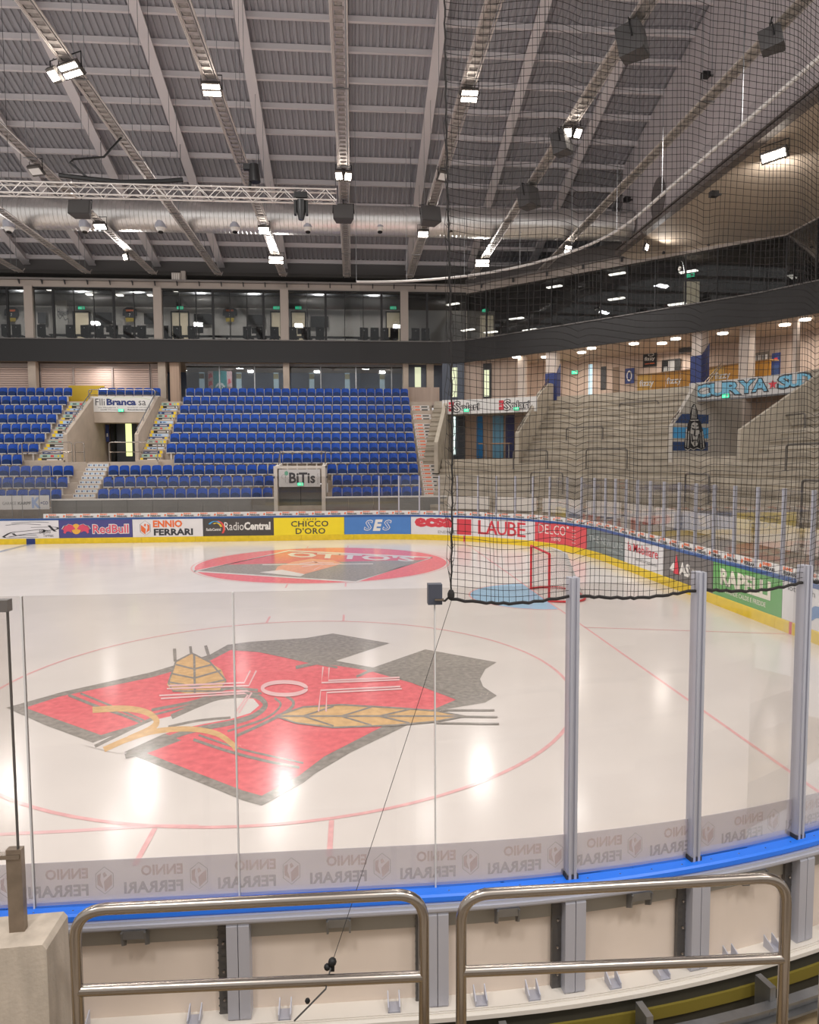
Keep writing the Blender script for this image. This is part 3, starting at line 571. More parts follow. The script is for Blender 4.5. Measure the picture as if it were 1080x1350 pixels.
# ------------------------------------------------------------------ far seating stand
RY = lambda k: 24+.8*k; RT = lambda k: 1.5+.571*k         # row centre line and tread height
stand = struct('floor_seating_stand', 'stepped concrete stand carrying the blue seats')
XL = -26.
def gaps(k):
    if k >= 4: return [(XL, -13.75), (-10.02, 5.9)] if k < 9 else [(XL, 5.9)]
    if k <= 2: return [(XL, -2.75), (-.2, 5.9)]
    return [(XL, 5.9)]
for k in range(11):
    for x0, x1 in gaps(k):
        b = MB(); b.box(x0, x1, RY(k)-.45, RY(k)+.62, RT(k)-.7, RT(k)); b.build('terrace_step', CONC2, stand)
b = MB(); b.box(XL, 5.9, 32.5, 40, 6.8, 7.21); b.build('concourse_slab', CONC2, stand)
b = MB(); b.box(XL, 5.9, 23.32, 23.56, .42, 1.5); b.build('stand_base', CONC, stand)
# grey panelled front wall
fwl = struct('wall_front', 'grey panelled front wall below the seats'); FWM = mat('front_panel_grey', '#7d7b76', .35, 0, (1, .08))
xs = [-13.1+1.17*i for i in range(10)]
for a, c in [(p_, min(p_+1.155, -2.6)) for p_ in xs if p_ < -2.7]+[(-.32+1.2*i, -.32+1.2*i+1.185) for i in range(5)]:
    b = MB(); b.box(a, c, 23.26, 23.31, .42, 1.86); b.build('wall_panel', FWM, fwl)
for a, c in ((-13.1, -2.62), (-.3, 5.7)):
    b = MB(); b.box(a, c, 23.22, 23.34, 1.86, 1.93); b.build('wall_cap', WHITE, fwl)
b = MB(); text(b, 'AFORT', lambda u, v: (-1.2+u*.9, 23.258, 1.4+v*.25), 1, 0, 0, 1); 

# seats
BLUE = mat('seat_blue', '#1b49a4', .5, 0, (3, .06), None, .3); BLUED = mat('seat_pan_blue', '#16305f', .5, 0, None, None, .3)
def make_seat():
    t = thing('stadium_seat', '', 'seat', (0, 0, 0))
    b = MB(); W = .235; g = []
    for i in range(7):
        u = -1+2*i/6
        for j in range(6):
            v = j/5; w = W*(1-.10*max(0, v-.7)/.3*abs(u)) ; z = .36+.50*v-.05*max(0, abs(u)-.6)/.4*(v > .9); y = .12+.10*v-.05*u*u*-1*0-.045*(1-u*u)*-1
            g.append((w*u, y-.05*abs(u)**2, z))
    fs = [(i*6+j, (i+1)*6+j, (i+1)*6+j+1, i*6+j+1) for i in range(6) for j in range(5)]
    n = len(g); b.add(g+[(x, y+.03, z) for x, y, z in g], fs+[tuple(n+q for q in f[::-1]) for f in fs]+[(j, j+1, n+j+1, n+j) for j in range(5)]+[(36+j+1, 36+j, n+36+j, n+36+j+1) for j in range(5)]+[(i*6+5, (i+1)*6+5, n+(i+1)*6+5, n+i*6+5) for i in range(6)]+[((i+1)*6, i*6, n+i*6, n+(i+1)*6) for i in range(6)])
    b.build('backrest', BLUE, t, True)
    b = MB(); pr = [(-.2, .38), (.2, .38)]+[(.2, .5)]+[(.2*math.cos(a), .5+.13*math.sin(a)) for a in [PI*i/8 for i in range(1, 8)]]+[(-.2, .5)]
    b.prism([(x, .02+.1*(z-.38), z) for x, z in pr], (0, 0, 0), (0, .055, 0)); b.build('seat_pan', BLUED, t)
    b = MB(); b.box(-.21, .21, -.012, .1, .335, .375); b.box(-.258, -.246, .1, .2, .3, .8); b.box(-.03, .03, .03, .12, 0, .34); b.build('bracket', mat('seat_bracket', '#d8d3cc', .5, .3), t)
    return t
seat0 = make_seat(); GRP = 'blue folding seats of the far stand'
spots = []
def fill(x0, x1, k, blk, frm):
    n = max(1, round((x1-x0)/.517)); p_ = (x1-x0)/n
    for i in range(n): spots.append((x0+p_*(i+.5), k, blk, (i if frm > 0 else n-1-i)))
for k in range(11):
    xr = -15.27 if k >= 4 else (-15.75 if k == 3 else -12.93)
    n = int((xr+22)/.52); [spots.append((xr-.52*(i+.5), k, 'left', i)) for i in range(n)]
    xl = -8.75 if k >= 4 else (-8.17 if k == 3 else -11.25)
    if k <= 1: fill(xl, -2.85, k, 'mid', 1); fill(.05, 4.52, k, 'right', -1)
    elif k == 2: fill(xl, -2.75, k, 'mid', 1); fill(-.25, 4.52, k, 'right', -1)
    else: fill(xl, 4.52, k, 'centre', -1)
fill(-13.8, -10.2, 10, 'top', 1)
def pxof(x, y, z):
    d = np.array([x, y, z])-C0; q = d@_fw; return 540+CF*(d@_r2)/q
spots = [q for q in spots if pxof(q[0], RY(q[1]), RT(q[1])) > -9]
spots.sort(key=lambda q: (q[1], -abs(q[0]+3)))
rest = MB(); cnt = 0
mv = [(c, np.array([v.co[:] for v in c.data.vertices]), [tuple(p_.vertices) for p_ in c.data.polygons]) for c in seat0.children]
for x, k, blk, i in spots:
    loc = (x, RY(k), RT(k))
    if cnt < 300:
        rw = 'front row' if k == 0 else ('top row' if k == 10 else ORD[k]+' row')
        lab = {'left': 'blue folding seat of the left block, %s, %s from the aisle', 'mid': 'blue folding seat left of the tunnel, %s, %s from the lower stairs', 'right': 'blue folding seat right of the tunnel, %s, %s from the right stairs', 'centre': 'blue folding seat, %s from the front, %s from the right stairs', 'top': 'blue folding seat behind the Branca banner, %s, %s from the left'}[blk] % (rw, ORD[i])
        if cnt == 0: seat0.location = loc; tag(seat0, lab, 'seat', GRP)
        else: put(seat0, loc, 0, lab)['group'] = GRP
    else:
        for q, (c, vv, ff) in enumerate(mv): rest.add(vv+np.array(loc), ff, q)
    cnt += 1
ro = rest.build('upper_row_seats', [c.data.materials[0] for c, _, _ in mv]); tag(ro, 'rows of blue folding seats at the back of the far stand', 'seats', None, 'stuff')

# stairs with printed risers
SW = mat('sticker_white', '#d9d6d2', .5); STL = mat('sticker_teal', '#9fc0b4', .5); SBK = mat('sticker_black', '#35332f', .5); SLB = mat('sticker_lightblue', '#a9c6e2', .5); SNV = mat('sticker_navy', '#2c4372', .5)
def stairs(label, x0, x1, y0, z0, n, dy, dz, style):
    t = thing('stair_flight', label, 'stairs', ((x0+x1)/2, y0, z0))
    for i in range(n):
        y = y0+dy*i; z = z0+dz*i; b = MB(); b.box(x0, x1, y, y+dy+.06, z-.25, z+dz); st = b.build('step', CONC2, t)
        b = MB(); W = x1-x0; yy = y-.006; a = x0+W*.04; c = x1-W*.04; zl, zh = z+.012, z+dz-.03
        R = lambda u0, u1, m, lo=0., hi=1., e=0.: b.add([(a+(c-a)*u0, yy-e, zl+(zh-zl)*lo), (a+(c-a)*u1, yy-e, zl+(zh-zl)*lo), (a+(c-a)*u1, yy-e, zl+(zh-zl)*hi), (a+(c-a)*u0, yy-e, zl+(zh-zl)*hi)], [(0, 1, 2, 3)], m)
        if style == 'ads':
            q = (n-1-i) % 4
            if q == 0: R(0, 1, 1); R(.1, .28, 2, .3, .75, .003); R(.42, .56, 4, .15, .85, .003); R(.7, .78, 3, .2, .8, .003); R(.86, 1, 3, 0, 1, .003)
            elif q == 1: R(.14, 1, 2); R(0, .14, 3); R(.35, .8, 0, .25, .7, .003); R(.86, .96, 0, .2, .8, .003)
            elif q == 2: R(.14, 1, 5); R(0, .14, 3); R(.3, .38, 6, .2, .8, .003); R(.68, .95, 0, .3, .7, .003); R(.45, .6, 6, .3, .6, .003)
            else: R(0, .86, 6); R(.86, 1, 3); R(.08, .2, 5, .3, .7, .003); R(.34, .74, 0, .3, .65, .003)
        elif style == 'white':
            R(0, 1, 0); R(.06, .12, 7, .3, .7, .003); R(.16, .46, 7, .3, .75, .003); R(.54, .9, 2, .25, .7, .003)
        else:
            R(0, 1, 0)
            for e in range(4): R(.04+.24*e, .1+.24*e, 6, .25, .75, .003); R(.12+.24*e, .22+.24*e, 5, .3, .8, .003)
        b.build('riser_print', [SW, STL, SBK, YEL, RED, SLB, SNV, ORANGE], st)
    return t
stairs('stairs with colourful printed risers left of the vomitory', -15.15, -13.82, 26.8, 3.72, 18, .265, .19, 'ads')
stairs('stairs with colourful printed risers right of the vomitory', -10.0, -8.92, 26.8, 3.72, 18, .265, .19, 'ads')
stairs('short stairs with white and blue risers below the vomitory', -12.45, -11.33, 23.55, 1.52, 10, .29, .21, 'blue')
stairs('tall stairs with white printed risers right of the blue seats', 4.62, 5.75, 23.6, 1.52, 29, .29, .196, 'white')

# vomitory with its sign
vom = struct('wall_vomitory', 'concrete walls of the entrance between the seat blocks')
for x0, x1 in ((-13.8, -13.6), (-10.2, -10.02)):
    b = MB(); b.prism([(x0, 26.75, 3.0), (x0, 26.75, 5.1), (x0, 30.9, 7.45), (x0, 33.0, 7.45), (x0, 33.0, 3.0)], (0, 0, 0), (x1-x0, 0, 0)); b.build('side_wall', CONC2, vom)
b = MB(); b.box(-13.6, -10.2, 26.75, 33.0, 3.2, 3.68); b.build('landing', CONC2, vom)
b = MB(); b.box(-15.2, -12.47, 26.2, 26.75, 3.2, 3.68); b.box(-11.31, -8.9, 26.2, 26.75, 3.2, 3.68); b.box(-12.47, -11.31, 26.47, 26.75, 3.2, 3.68); b.build('landing', CONC2, vom)
b = MB(); b.box(-13.6, -10.2, 30.8, 32.6, 6.52, 7.2); b.build('lintel', CONC2, vom)
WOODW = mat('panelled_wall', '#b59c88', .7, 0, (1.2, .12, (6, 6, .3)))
b = MB(); b.box(-13.8, -10, 33.0, 33.2, 3.6, 7.0); b.build('back_wall', WOODW, vom)
b = MB(); b.box(-13.1, -11.9, 32.93, 33.0, 3.7, 6.3); b.build('door_leaf', mat('door_anthracite', '#4a4e55', .5), vom)
b = MB(); b.box(-12.55, -12.2, 32.9, 32.935, 4.05, 6.25); b.build('door_slot_window', emit('daylight_slot', '#d9e29a', 1.4), vom)
b = MB(); b.box(-13.35, -13.12, 32.6, 33.0, 3.7, 6.4); b.build('door_jamb', BLACK, vom)
def sign_board(name, label, x0, x1, y, z0, z1, m, draw, mats):
    t = thing(name, label, 'sign', ((x0+x1)/2, y, z0)); b = MB(); b.box(x0, x1, y, y+.05, z0, z1); b.build('board', m, t)
    b = MB(); f = lambda u, v: (x0+(x1-x0)*u, y-.006, z0+(z1-z0)*v); g = lambda u, v: (x0+(x1-x0)*u, y-.012, z0+(z1-z0)*v); draw(b, f, g); b.build('lettering', mats, t); return t
def d_branca(b, f, g):
    text(b, 'Flli', f, .06, .21, .42, .86, 0); text(b, 'Branca', f, .24, .72, .42, .86, 1, bold=.045); text(b, 'sa', f, .76, .88, .42, .72, 0)
    text(b, 'Via Mondacce 1', f, .1, .42, .24, .32, 0); text(b, '6648 Minusio', f, .14, .42, .1, .18, 0); text(b, 'impianti sanitari', f, .58, .93, .24, .32, 0); text(b, 'Riscaldamenti', f, .58, .88, .1, .18, 0, bold=.03)
    stroke(b, [(.25, .92), (.3, .8), (.4, .97), (.55, .9), (.75, .97), (.95, .8)], .012, g, 2)
sign_board('entrance_sign', 'white banner reading Flli Branca sa above the vomitory', -13.7, -10.28, 30.72, 6.55, 7.42, mat('banner_white', '#dcdad6', .5), d_branca, [INK, NAVY, mat('leaf_green', '#a6c46a', .6)])
def exit_sign(label, c, w=.42, h=.16, ry=0., parentless=True):
    t = thing('exit_sign', label, 'exit sign', c); a = Vector((math.cos(ry), math.sin(ry), 0)); n = Vector((math.sin(ry), -math.cos(ry), 0)); q = Vector(c)
    b = MB(); b.obox(q, a*w/2, n*.03, (0, 0, h/2)); b.build('box', mat('exit_box', '#2c8f68', .5), t)
    b = MB(); b.obox(q+n*.034, a*w*.47, n*.004, (0, 0, h*.45)); pl = b.build('panel', EXITG, t)
    b = MB(); f = lambda u, v: tuple(q+n*.041+a*(u*w*.45)+Vector((0, 0, v*h*.4)))
    poly(b, [(-.7, -.6), (-.5, -.1), (-.55, .4), (-.3, .45), (-.25, 0), (-.1, -.5), (-.25, -.6), (-.4, -.15), (-.55, -.7)], f); poly(b, [(.2, -.7), (.75, -.7), (.75, .8), (.2, .8)], f); stroke(b, [(-.15, .1), (.12, .1)], .2, f); b.build('pictogram', WHITE, pl); return t
exit_sign('green exit sign hung under the Branca banner', (-12.05, 30.6, 6.62), .3, .16)
def railing(label, pts, z0, h=1.0, r=.028, mid=True, grp='stand railings'):
    a, c = Vector(pts[0]), Vector(pts[1]); t = thing('guard_rail', label, 'railing', tuple((a+c)/2), grp)
    b = MB(); b.tube(bend([a, a+Vector((0, 0, h)), c+Vector((0, 0, h)), c], .12, 4), r, 6); b.build('frame', STEEL, t, True)
    if mid: b = MB(); b.tube([a+Vector((0, 0, h*.5)), c+Vector((0, 0, h*.5))], r*.8, 6); b.build('middle_rail', STEEL, t, True)
    return t
railing('tubular guard rail on the landing left of the vomitory', [(-15.65, 26.3, 3.68), (-13.2, 26.3, 3.68)], 0); railing('narrow guard rail post beside the short stairs', [(-13.05, 26.3, 3.68), (-12.6, 26.3, 3.68)], 0)
railing('tubular guard rail on the landing right of the vomitory', [(-11.35, 26.3, 3.68), (-8.95, 26.3, 3.68)], 0); railing('low guard rail over the Branca banner', [(-13.9, 30.85, 7.2), (-10.2, 30.85, 7.2)], 0, .62)
b = thing('sloping_handrail', 'dark sloping handrail on the left vomitory wall', 'railing', (-13.7, 26.8, 5.1), 'vomitory handrails'); q = MB(); q.tube([(-13.7, 26.8, 5.35), (-13.7, 30.8, 7.75)], .03, 6); q.build('rail', GALV, b)
for i in range(4): q = MB(); q.tube([(-13.7, 26.9+i*1.2, 5.15+i*.7), (-13.7, 26.9+i*1.2, 5.42+i*.7)], .018, 5); q.build('post', GALV, b)
b = thing('sloping_handrail', 'dark sloping handrail on the right vomitory wall', 'railing', (-10.1, 26.8, 5.1), 'vomitory handrails'); q = MB(); q.tube([(-10.1, 26.8, 5.35), (-10.1, 30.8, 7.75)], .03, 6); q.build('rail', GALV, b)
for i in range(4): q = MB(); q.tube([(-10.1, 26.9+i*1.2, 5.15+i*.7), (-10.1, 26.9+i*1.2, 5.42+i*.7)], .018, 5); q.build('post', GALV, b)
tag(sign_board('poster', 'dark blue poster on the vomitory inner wall', -13.55, -13.36, 32.4, 4.9, 5.9, NAVY, lambda b, f, g: poly(b, [(.3, .3), (.7, .3), (.7, .5), (.3, .5)], f), [WHITE]), None, 'poster')

# player tunnel in the stand
tun = struct('wall_tunnel', 'white framed player tunnel cut into the front rows')
for x0, x1 in ((-2.7, -2.52), (-.42, -.24)):
    b = MB(); b.prism([(x0, 23.15, .42), (x0, 23.15, 3.3), (x0, 23.5, 3.4), (x0, 25.7, 3.55), (x0, 25.7, .42)], (0, 0, 0), (x1-x0, 0, 0)); b.build('side_wall', mat('tunnel_white', '#cfc8bd', .6), tun)
b = MB(); b.box(-2.7, -.24, 23.15, 25.7, 3.3, 3.42); b.build('roof_slab', MATS['tunnel_white'], tun)
b = MB(); b.box(-2.52, -.42, 23.9, 23.95, .42, 2.5); b.build('door_leaf', mat('tunnel_door_grey', '#6f706c', .5), tun)
b = MB(); b.box(-1.49, -1.46, 23.88, 23.9, .42, 2.5); b.build('door_joint', DGREY, tun)
def d_bitis(b, f, g):
    text(b, 'BiTis', f, .25, .88, .2, .82, 0, bold=.03); hx = lambda cx, cy: [(cx+.05*math.cos(PI/6+PI/3*i), cy+.14*math.sin(PI/6+PI/3*i)) for i in range(6)]
    stroke(b, hx(.12, .58), .012, f, 1, True); stroke(b, hx(.2, .34), .012, f, 1, True); poly(b, hx(.185, .78), f, 2); text(b, 'bitis.ch', lambda u, v: f(.96-v*.04, .15+u*.6), 0, 1, 0, 1, 1)
sign_board('entrance_sign', 'grey sign reading BiTis above the player tunnel door', -2.45, -.48, 23.1, 2.42, 3.26, mat('sign_grey', '#c4c3c0', .5), d_bitis, [INK, GREY, mat('hex_green', '#6aa58b', .6)])
exit_sign('green exit sign hung under the BiTis sign', (-1.42, 23.03, 2.55), .28, .15)
b = thing('guard_rail', 'steel guard rail around the top of the player tunnel', 'railing', (-1.5, 23.4, 3.42), 'stand railings')
q = MB(); q.tube([(-2.62, 25.5, 4.15), (-.3, 25.5, 4.15)], .025, 6); q.build('top_rail', STEEL, b)
for x in (-2.62, -.3):
    q = MB(); q.tube([(x, 23.2, 1.6), (x, 23.2, 2.3), (x, 25.5, 4.15), (x, 25.5, 3.4)], .03, 6); q.build('side_rail', STEEL, b)
b = thing('glass_banner', 'glass bench screen with the Garage Karpf print at the left edge', 'glass screen', (-15, 22.5, .42)); q = MB(); q.box(-17, -12.75, 22.5, 22.515, .42, 3.55); q.build('glass_pane', GLASS, b)
q = MB(); q.box(-17, -12.85, 22.48, 22.495, 1.5, 2.14); bb = q.build('printed_film', mat('banner_white2', '#d5d3d0', .5), b); q = MB(); f = lambda u, v: (u, 22.474, v)
text(q, 'GARAGE', f, -14.92, -14.3, 1.72, 1.86, 0); text(q, 'KARPF', f, -14.24, -13.66, 1.72, 1.86, 0, bold=.05); text(q, 'K', f, -13.62, -13.22, 1.56, 2.06, 1, bold=.05); text(q, '+CO', f, -13.24, -12.9, 1.72, 1.87, 2, bold=.02); q.build('lettering', [GREY, mat('karpf_blue', '#9fb0d2', .5), NAVY], bb)
for x in (-16.2, -15.3, -14.5, -14.05, -13.3, -12.76): q = MB(); q.box(x, x+.02, 22.46, 22.474, .5, 2.14 if x < -13 else 3.55); q.build('joint', GREY, b)

# ------------------------------------------------------------------ standing terraces round the goal end (arcs about the rink corner)
CCX, CCY = 1.5, YF-R0
def arcp(ang, d): return CCX+(R0+d)*math.cos(math.radians(ang)), CCY+(R0+d)*math.sin(math.radians(ang))
def S_of_ang(a): return (90-a)/90*S1
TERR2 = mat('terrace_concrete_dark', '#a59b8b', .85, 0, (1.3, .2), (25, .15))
ter = struct('floor_terrace', 'stepped concrete standing terrace curving behind the goal')
A1, A2, A3, A4 = 71.5, 54.5, 18.3, .8
SEND = S2+4
for h in range(20):
    d0 = 2.0+.4*h; z1 = 1.5+.2855*h
    secs = [(S_of_ang(A1), SEND)] if z1 < 3.75 else [(S_of_ang(A2), S_of_ang(A3)), (S_of_ang(A4), SEND)]
    if z1 > 3.75: secs.append((S_of_ang(76), S_of_ang(73.2)))
    for a, c in secs:
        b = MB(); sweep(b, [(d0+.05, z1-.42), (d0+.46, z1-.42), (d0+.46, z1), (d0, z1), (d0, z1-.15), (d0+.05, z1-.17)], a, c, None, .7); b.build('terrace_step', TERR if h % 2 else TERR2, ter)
b = MB(); sweep(b, rect(1.7, 1.95, .42, 1.42), S_of_ang(69), SEND, None, .7); b.build('terrace_base', TERR, ter)
b = MB(); sweep(b, rect(9.95, 22, 6.9, 7.2), S_of_ang(76), SEND, None, 1.); b.build('concourse_slab', TERR, ter)
b = MB(); sweep(b, rect(5.0, 12, 3.2, 3.72), S_of_ang(A1), S_of_ang(A2), None, .7); b.build('landing', TERR, ter)
b = MB(); sweep(b, rect(5.0, 12, 3.2, 3.72), S_of_ang(A3), S_of_ang(A4), None, .7); b.build('landing', TERR, ter)
# pale hoarding in front of the terrace
s = S_of_ang(66); FH = mat('hoarding_white', '#efe8df', .6)
hw = struct('wall_hoarding', 'pale low wall panels in front of the terrace')
while s < SEND-2:
    b = MB(); sweep(b, rect(1.6, 1.68, 1.35, 1.95), s, s+1.75, None, .6); b.build('wall_panel', FH, hw); s += 2.05
# radial side walls of the two terrace entrances
def radial(name, ang, prof, th, m, parent):          # prof in (d, z)
    a = math.radians(ang); n = Vector((-math.sin(a), math.cos(a), 0)); b = MB(); o = n*th/2
    b.prism([Vector((*arcp(ang, d), z))-o for d, z in prof], (0, 0, 0), tuple(o*2)); return b.build(name, m, parent)
cw = struct('wall_terrace_entrances', 'concrete side walls of the terrace entrances')
radial('side_wall', 72.2, [(4.2, 3.), (4.2, 4.6), (7.0, 6.9), (11, 7.3), (11, 3.)], .2, TERR, cw)
radial('side_wall', 54.2, [(4.9, 3.), (4.9, 5.0), (8.0, 7.3), (9.4, 7.9), (11, 7.9), (11, 3.)], .2, TERR, cw)
mw = radial('side_wall', 18.2, [(4.9, 3.), (4.9, 5.0), (6.15, 6.75), (11, 6.9), (11, 3.)], .2, mat('mural_ground', '#bdb6ac', .7), cw)
radial('side_wall', .6, [(4.9, 3.), (4.9, 4.65), (9.4, 7.72), (11, 7.72), (11, 3.)], .22, TERR, cw)
# mural with blue stripes and feathered head
a18 = math.radians(18.2); nn = Vector((math.sin(a18), -math.cos(a18), 0))
def fm(e): return lambda d, z: tuple(Vector((*arcp(18.2, d), z))+nn*(.1+e))
mu = MB(); 
D0, D1 = 4.92, 6.85
for z0, z1, m in ((3.98, 4.35, 0), (4.5, 4.95, 1), (5.12, 5.5, 0)): poly(mu, [(D0 if z1 < 5 else D0+.1, z0), (D1, z0), (D1, z1), (D0 if z1 < 5 else D0+.45, z1)], fm(.006), m)
WM = lambda e: (lambda d, z: fm(e)(6.06+(d-6.08)*1.5, z))
poly(mu, [(5.72, 4.1), (5.85, 4.02), (6.05, 4.0), (6.25, 4.05), (6.45, 4.0), (6.52, 4.2), (6.46, 4.5), (6.4, 4.85), (6.3, 5.2), (6.2, 5.35), (6.2, 5.62), (6.12, 5.85), (6.05, 5.95), (5.97, 5.8), (5.92, 5.5), (5.92, 5.3), (5.84, 5.1), (5.8, 4.7), (5.74, 4.4)], WM(.012), 2)
poly(mu, [(5.98, 4.3), (6.08, 4.15), (6.2, 4.2), (6.27, 4.45), (6.27, 4.8), (6.2, 5.12), (6.08, 5.2), (5.98, 5.1), (5.94, 4.75)], WM(.018), 3)
for i, pts in enumerate(([(5.99, 5.32), (6.02, 5.8)], [(6.06, 5.32), (6.06, 5.88)], [(6.13, 5.32), (6.1, 5.8)], [(5.8, 4.9), (5.78, 4.15)], [(6.38, 4.8), (6.44, 4.12)], [(6.32, 4.75), (6.34, 4.1)], [(5.88, 4.8), (5.86, 4.1)], [(5.75, 4.06), (5.86, 4.0), (5.95, 4.08), (6.06, 4.02), (6.2, 4.1), (6.34, 4.02), (6.48, 4.1)], [(5.92, 5.24), (6.22, 5.26)])): stroke(mu, pts, .035, WM(.018+.001*i), 3)
for i, pts in enumerate(([(5.98, 4.9), (6.07, 4.86)], [(6.14, 4.86), (6.24, 4.9)], [(6.0, 5.04), (6.06, 5.0)], [(6.15, 5.0), (6.23, 5.04)], [(6.1, 4.9), (6.07, 4.6), (6.14, 4.58)], [(6.03, 4.42), (6.18, 4.42)], [(5.98, 4.68), (6.02, 4.34)], [(6.24, 4.68), (6.2, 4.34)], [(6.1, 4.34), (6.1, 4.2)])): stroke(mu, pts, .045, WM(.03+.001*i), 2)
mu.build('mural', [mat('mural_navy', '#2d4673', .7), mat('mural_cyan', '#4ba1d8', .7), mat('mural_black', '#26272a', .7), mat('mural_white', '#c9c6c0', .7)], mw)
def inner_room(a0, a1, tint):
    b = MB(); sweep(b, rect(9.2, 9.35, 3.7, 7.0), S_of_ang(a0), S_of_ang(a1), None, .7); return b.build('back_wall', tint, cw)
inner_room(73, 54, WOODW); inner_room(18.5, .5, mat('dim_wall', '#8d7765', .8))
for a0_, a1_ in ((72.2, 54.2), (18.2, .6)):
    b = MB(); sweep(b, rect(7.0 if a0_ > 50 else 8.7, 11, 6.25, 6.9), S_of_ang(a0_), S_of_ang(a1_), None, .7); b.build('bridge_slab', TERR, cw)
def arc_banner(name, label, d, px0, px1, z0, z1, m, draw, mats, s0=None, s1=None):
    s0 = S_of_ang(math.degrees(ang_at(*px0, d))) if s0 is None else s0; s1 = S_of_ang(math.degrees(ang_at(*px1, d))) if s1 is None else s1
    t = thing(name, label, 'banner', (*trk((s0+s1)/2, d), z0)); b = MB(); sweep(b, rect(d, d+.04, z0, z1), s0, s1, None, .4); b.build('sheet', m, t)
    b = MB(); f = lambda u, v: (*trk(s0+(s1-s0)*u, d-.01), z0+(z1-z0)*v); g = lambda u, v: (*trk(s0+(s1-s0)*u, d-.018), z0+(z1-z0)*v); h = lambda u, v: (*trk(s0+(s1-s0)*u, d-.026), z0+(z1-z0)*v)
    draw(b, f, g, h); b.build('lettering', mats, t); return t
def ang_at(px, py, d):
    v = ray(px, py); o = C0[:2]-np.array([CCX, CCY]); R = R0+d; A = v[:2]@v[:2]; B = 2*o@v[:2]; Cq = o@o-R*R; D = B*B-4*A*Cq
    h = C0+v*((-B+math.sqrt(max(D, 0)))/(2*A)); return math.atan2(h[1]-CCY, h[0]-CCX)
def d_solari(b, f, g, h):
    for o in (.07, .6):
        poly(b, [(o, .2), (o+.05, .2), (o+.05, .85), (o, .85)], f, 0); poly(b, [(o, .42), (o+.03, .42), (o+.03, .48), (o, .48)], g, 1); poly(b, [(o, .6), (o+.03, .6), (o+.03, .66), (o, .66)], g, 1)
        text(b, 'S', f, o+.045, o+.13, .1, .92, 2, bold=.06); text(b, 'olari', f, o+.12, o+.33, .22, .78, 2, bold=.07); text(b, 'S', g, o+.055, o+.12, .15, .86, 1, bold=.0); text(b, 'olari', g, o+.126, o+.326, .27, .73, 1, bold=.0)
arc_banner('entrance_banner', 'white curved banner with two Solari logos over the corner entrance', 6.9, (583, 535), (708, 530), 6.2, 6.98, mat('banner_white', '#dcdad6', .5), d_solari, [RED, WHITE, INK])
def d_curva(b, f, g, h):
    CY_ = 1; n = 0
    for t, u0, u1, dy in (('C', .04, .2, 0), ('U', .19, .33, .02), ('R', .32, .46, .02), ('Y', .44, .58, .04), ('A', .56, .69, .06), ('S', .78, .88, .1), ('U', .87, .96, .12), ('D', .95, 1.05, .14)):
        text(b, t, f, u0-.015, u1+.015, .1+dy, .92+dy*.3, 0, bold=.07); text(b, t, g, u0, u1, .17+dy, .86+dy*.3, 1, bold=.035)
    st = [(.735+.042*(1 if i % 2 == 0 else .42)*math.sin(PI*i/5), .52+.26*(1 if i % 2 == 0 else .42)*math.cos(PI*i/5)) for i in range(10)]; poly(b, st, h, 2)
qA = Vector((*arcp(19.2, 6.1), 0)); v_ = ray(1062, 495); t_ = (17.7-C0[0])/v_[0]; qB = Vector((17.7, C0[1]+v_[1]*t_, 0)); qM = (qA+qB)/2+Vector((.35, .25, 0))
def qc(u): return qA*(1-u)**2+qM*2*u*(1-u)+qB*u*u
def qn(u): t = (qA*(-2*(1-u))+qM*(2-4*u)+qB*2*u).normalized(); return Vector((t.y, -t.x, 0)) if True else t
ZC0, ZC1 = 6.07, 6.82
def qf(e): return lambda u, v: tuple(qc(u)+qn(u)*e+Vector((0, 0, ZC0+(ZC1-ZC0)*v)))
t = thing('entrance_banner', 'graffiti style banner CURYA SUD in light blue letters with a red star', 'banner', tuple(qc(.5)+Vector((0, 0, ZC0)))); b = MB()
for i in range(8):
    u0, u1 = i/8, (i+1)/8; b.add([qf(0)(u0, 0), qf(0)(u1, 0), qf(0)(u1, 1), qf(0)(u0, 1), qf(-.06)(u0, 0), qf(-.06)(u1, 0), qf(-.06)(u1, 1), qf(-.06)(u0, 1)], [(0, 1, 2, 3), (5, 4, 7, 6), (4, 0, 3, 7), (1, 5, 6, 2), (3, 2, 6, 7), (4, 5, 1, 0)])
b.build('sheet', mat('banner_grey_white', '#c9c6c3', .6), t)
b = MB(); d_curva(b, qf(.012), qf(.02), qf(.028)); b.build('lettering', [INK, mat('graffiti_blue', '#79b9d6', .6), RED], t)
b = MB(); b.tube([qc(0)+Vector((0, 0, ZC0-.02)), qc(.5)+Vector((0, 0, ZC0-.02)), qc(1)+Vector((0, 0, ZC0-.02))], .04, 6); b.build('bottom_rail', GALV, t)
for px, py, d, lab in ((615, 541, 6.8, 'green exit sign under the left Solari logo'), (681, 539, 6.8, 'green exit sign under the right Solari logo')):
    a = ang_at(px, py, d); x, y = arcp(math.degrees(a), d); v = ray(px, py); t = (x-C0[0])/v[0]; exit_sign(lab, (x, y, C0[2]+v[2]*t), .3, .17, a-PI/2)
e_ = qc(.34)+qn(.34)*.09; exit_sign('green exit sign under the graffiti banner', (e_.x, e_.y, ZC0+.1), .3, .17, math.atan2(qn(.34).x, -qn(.34).y))
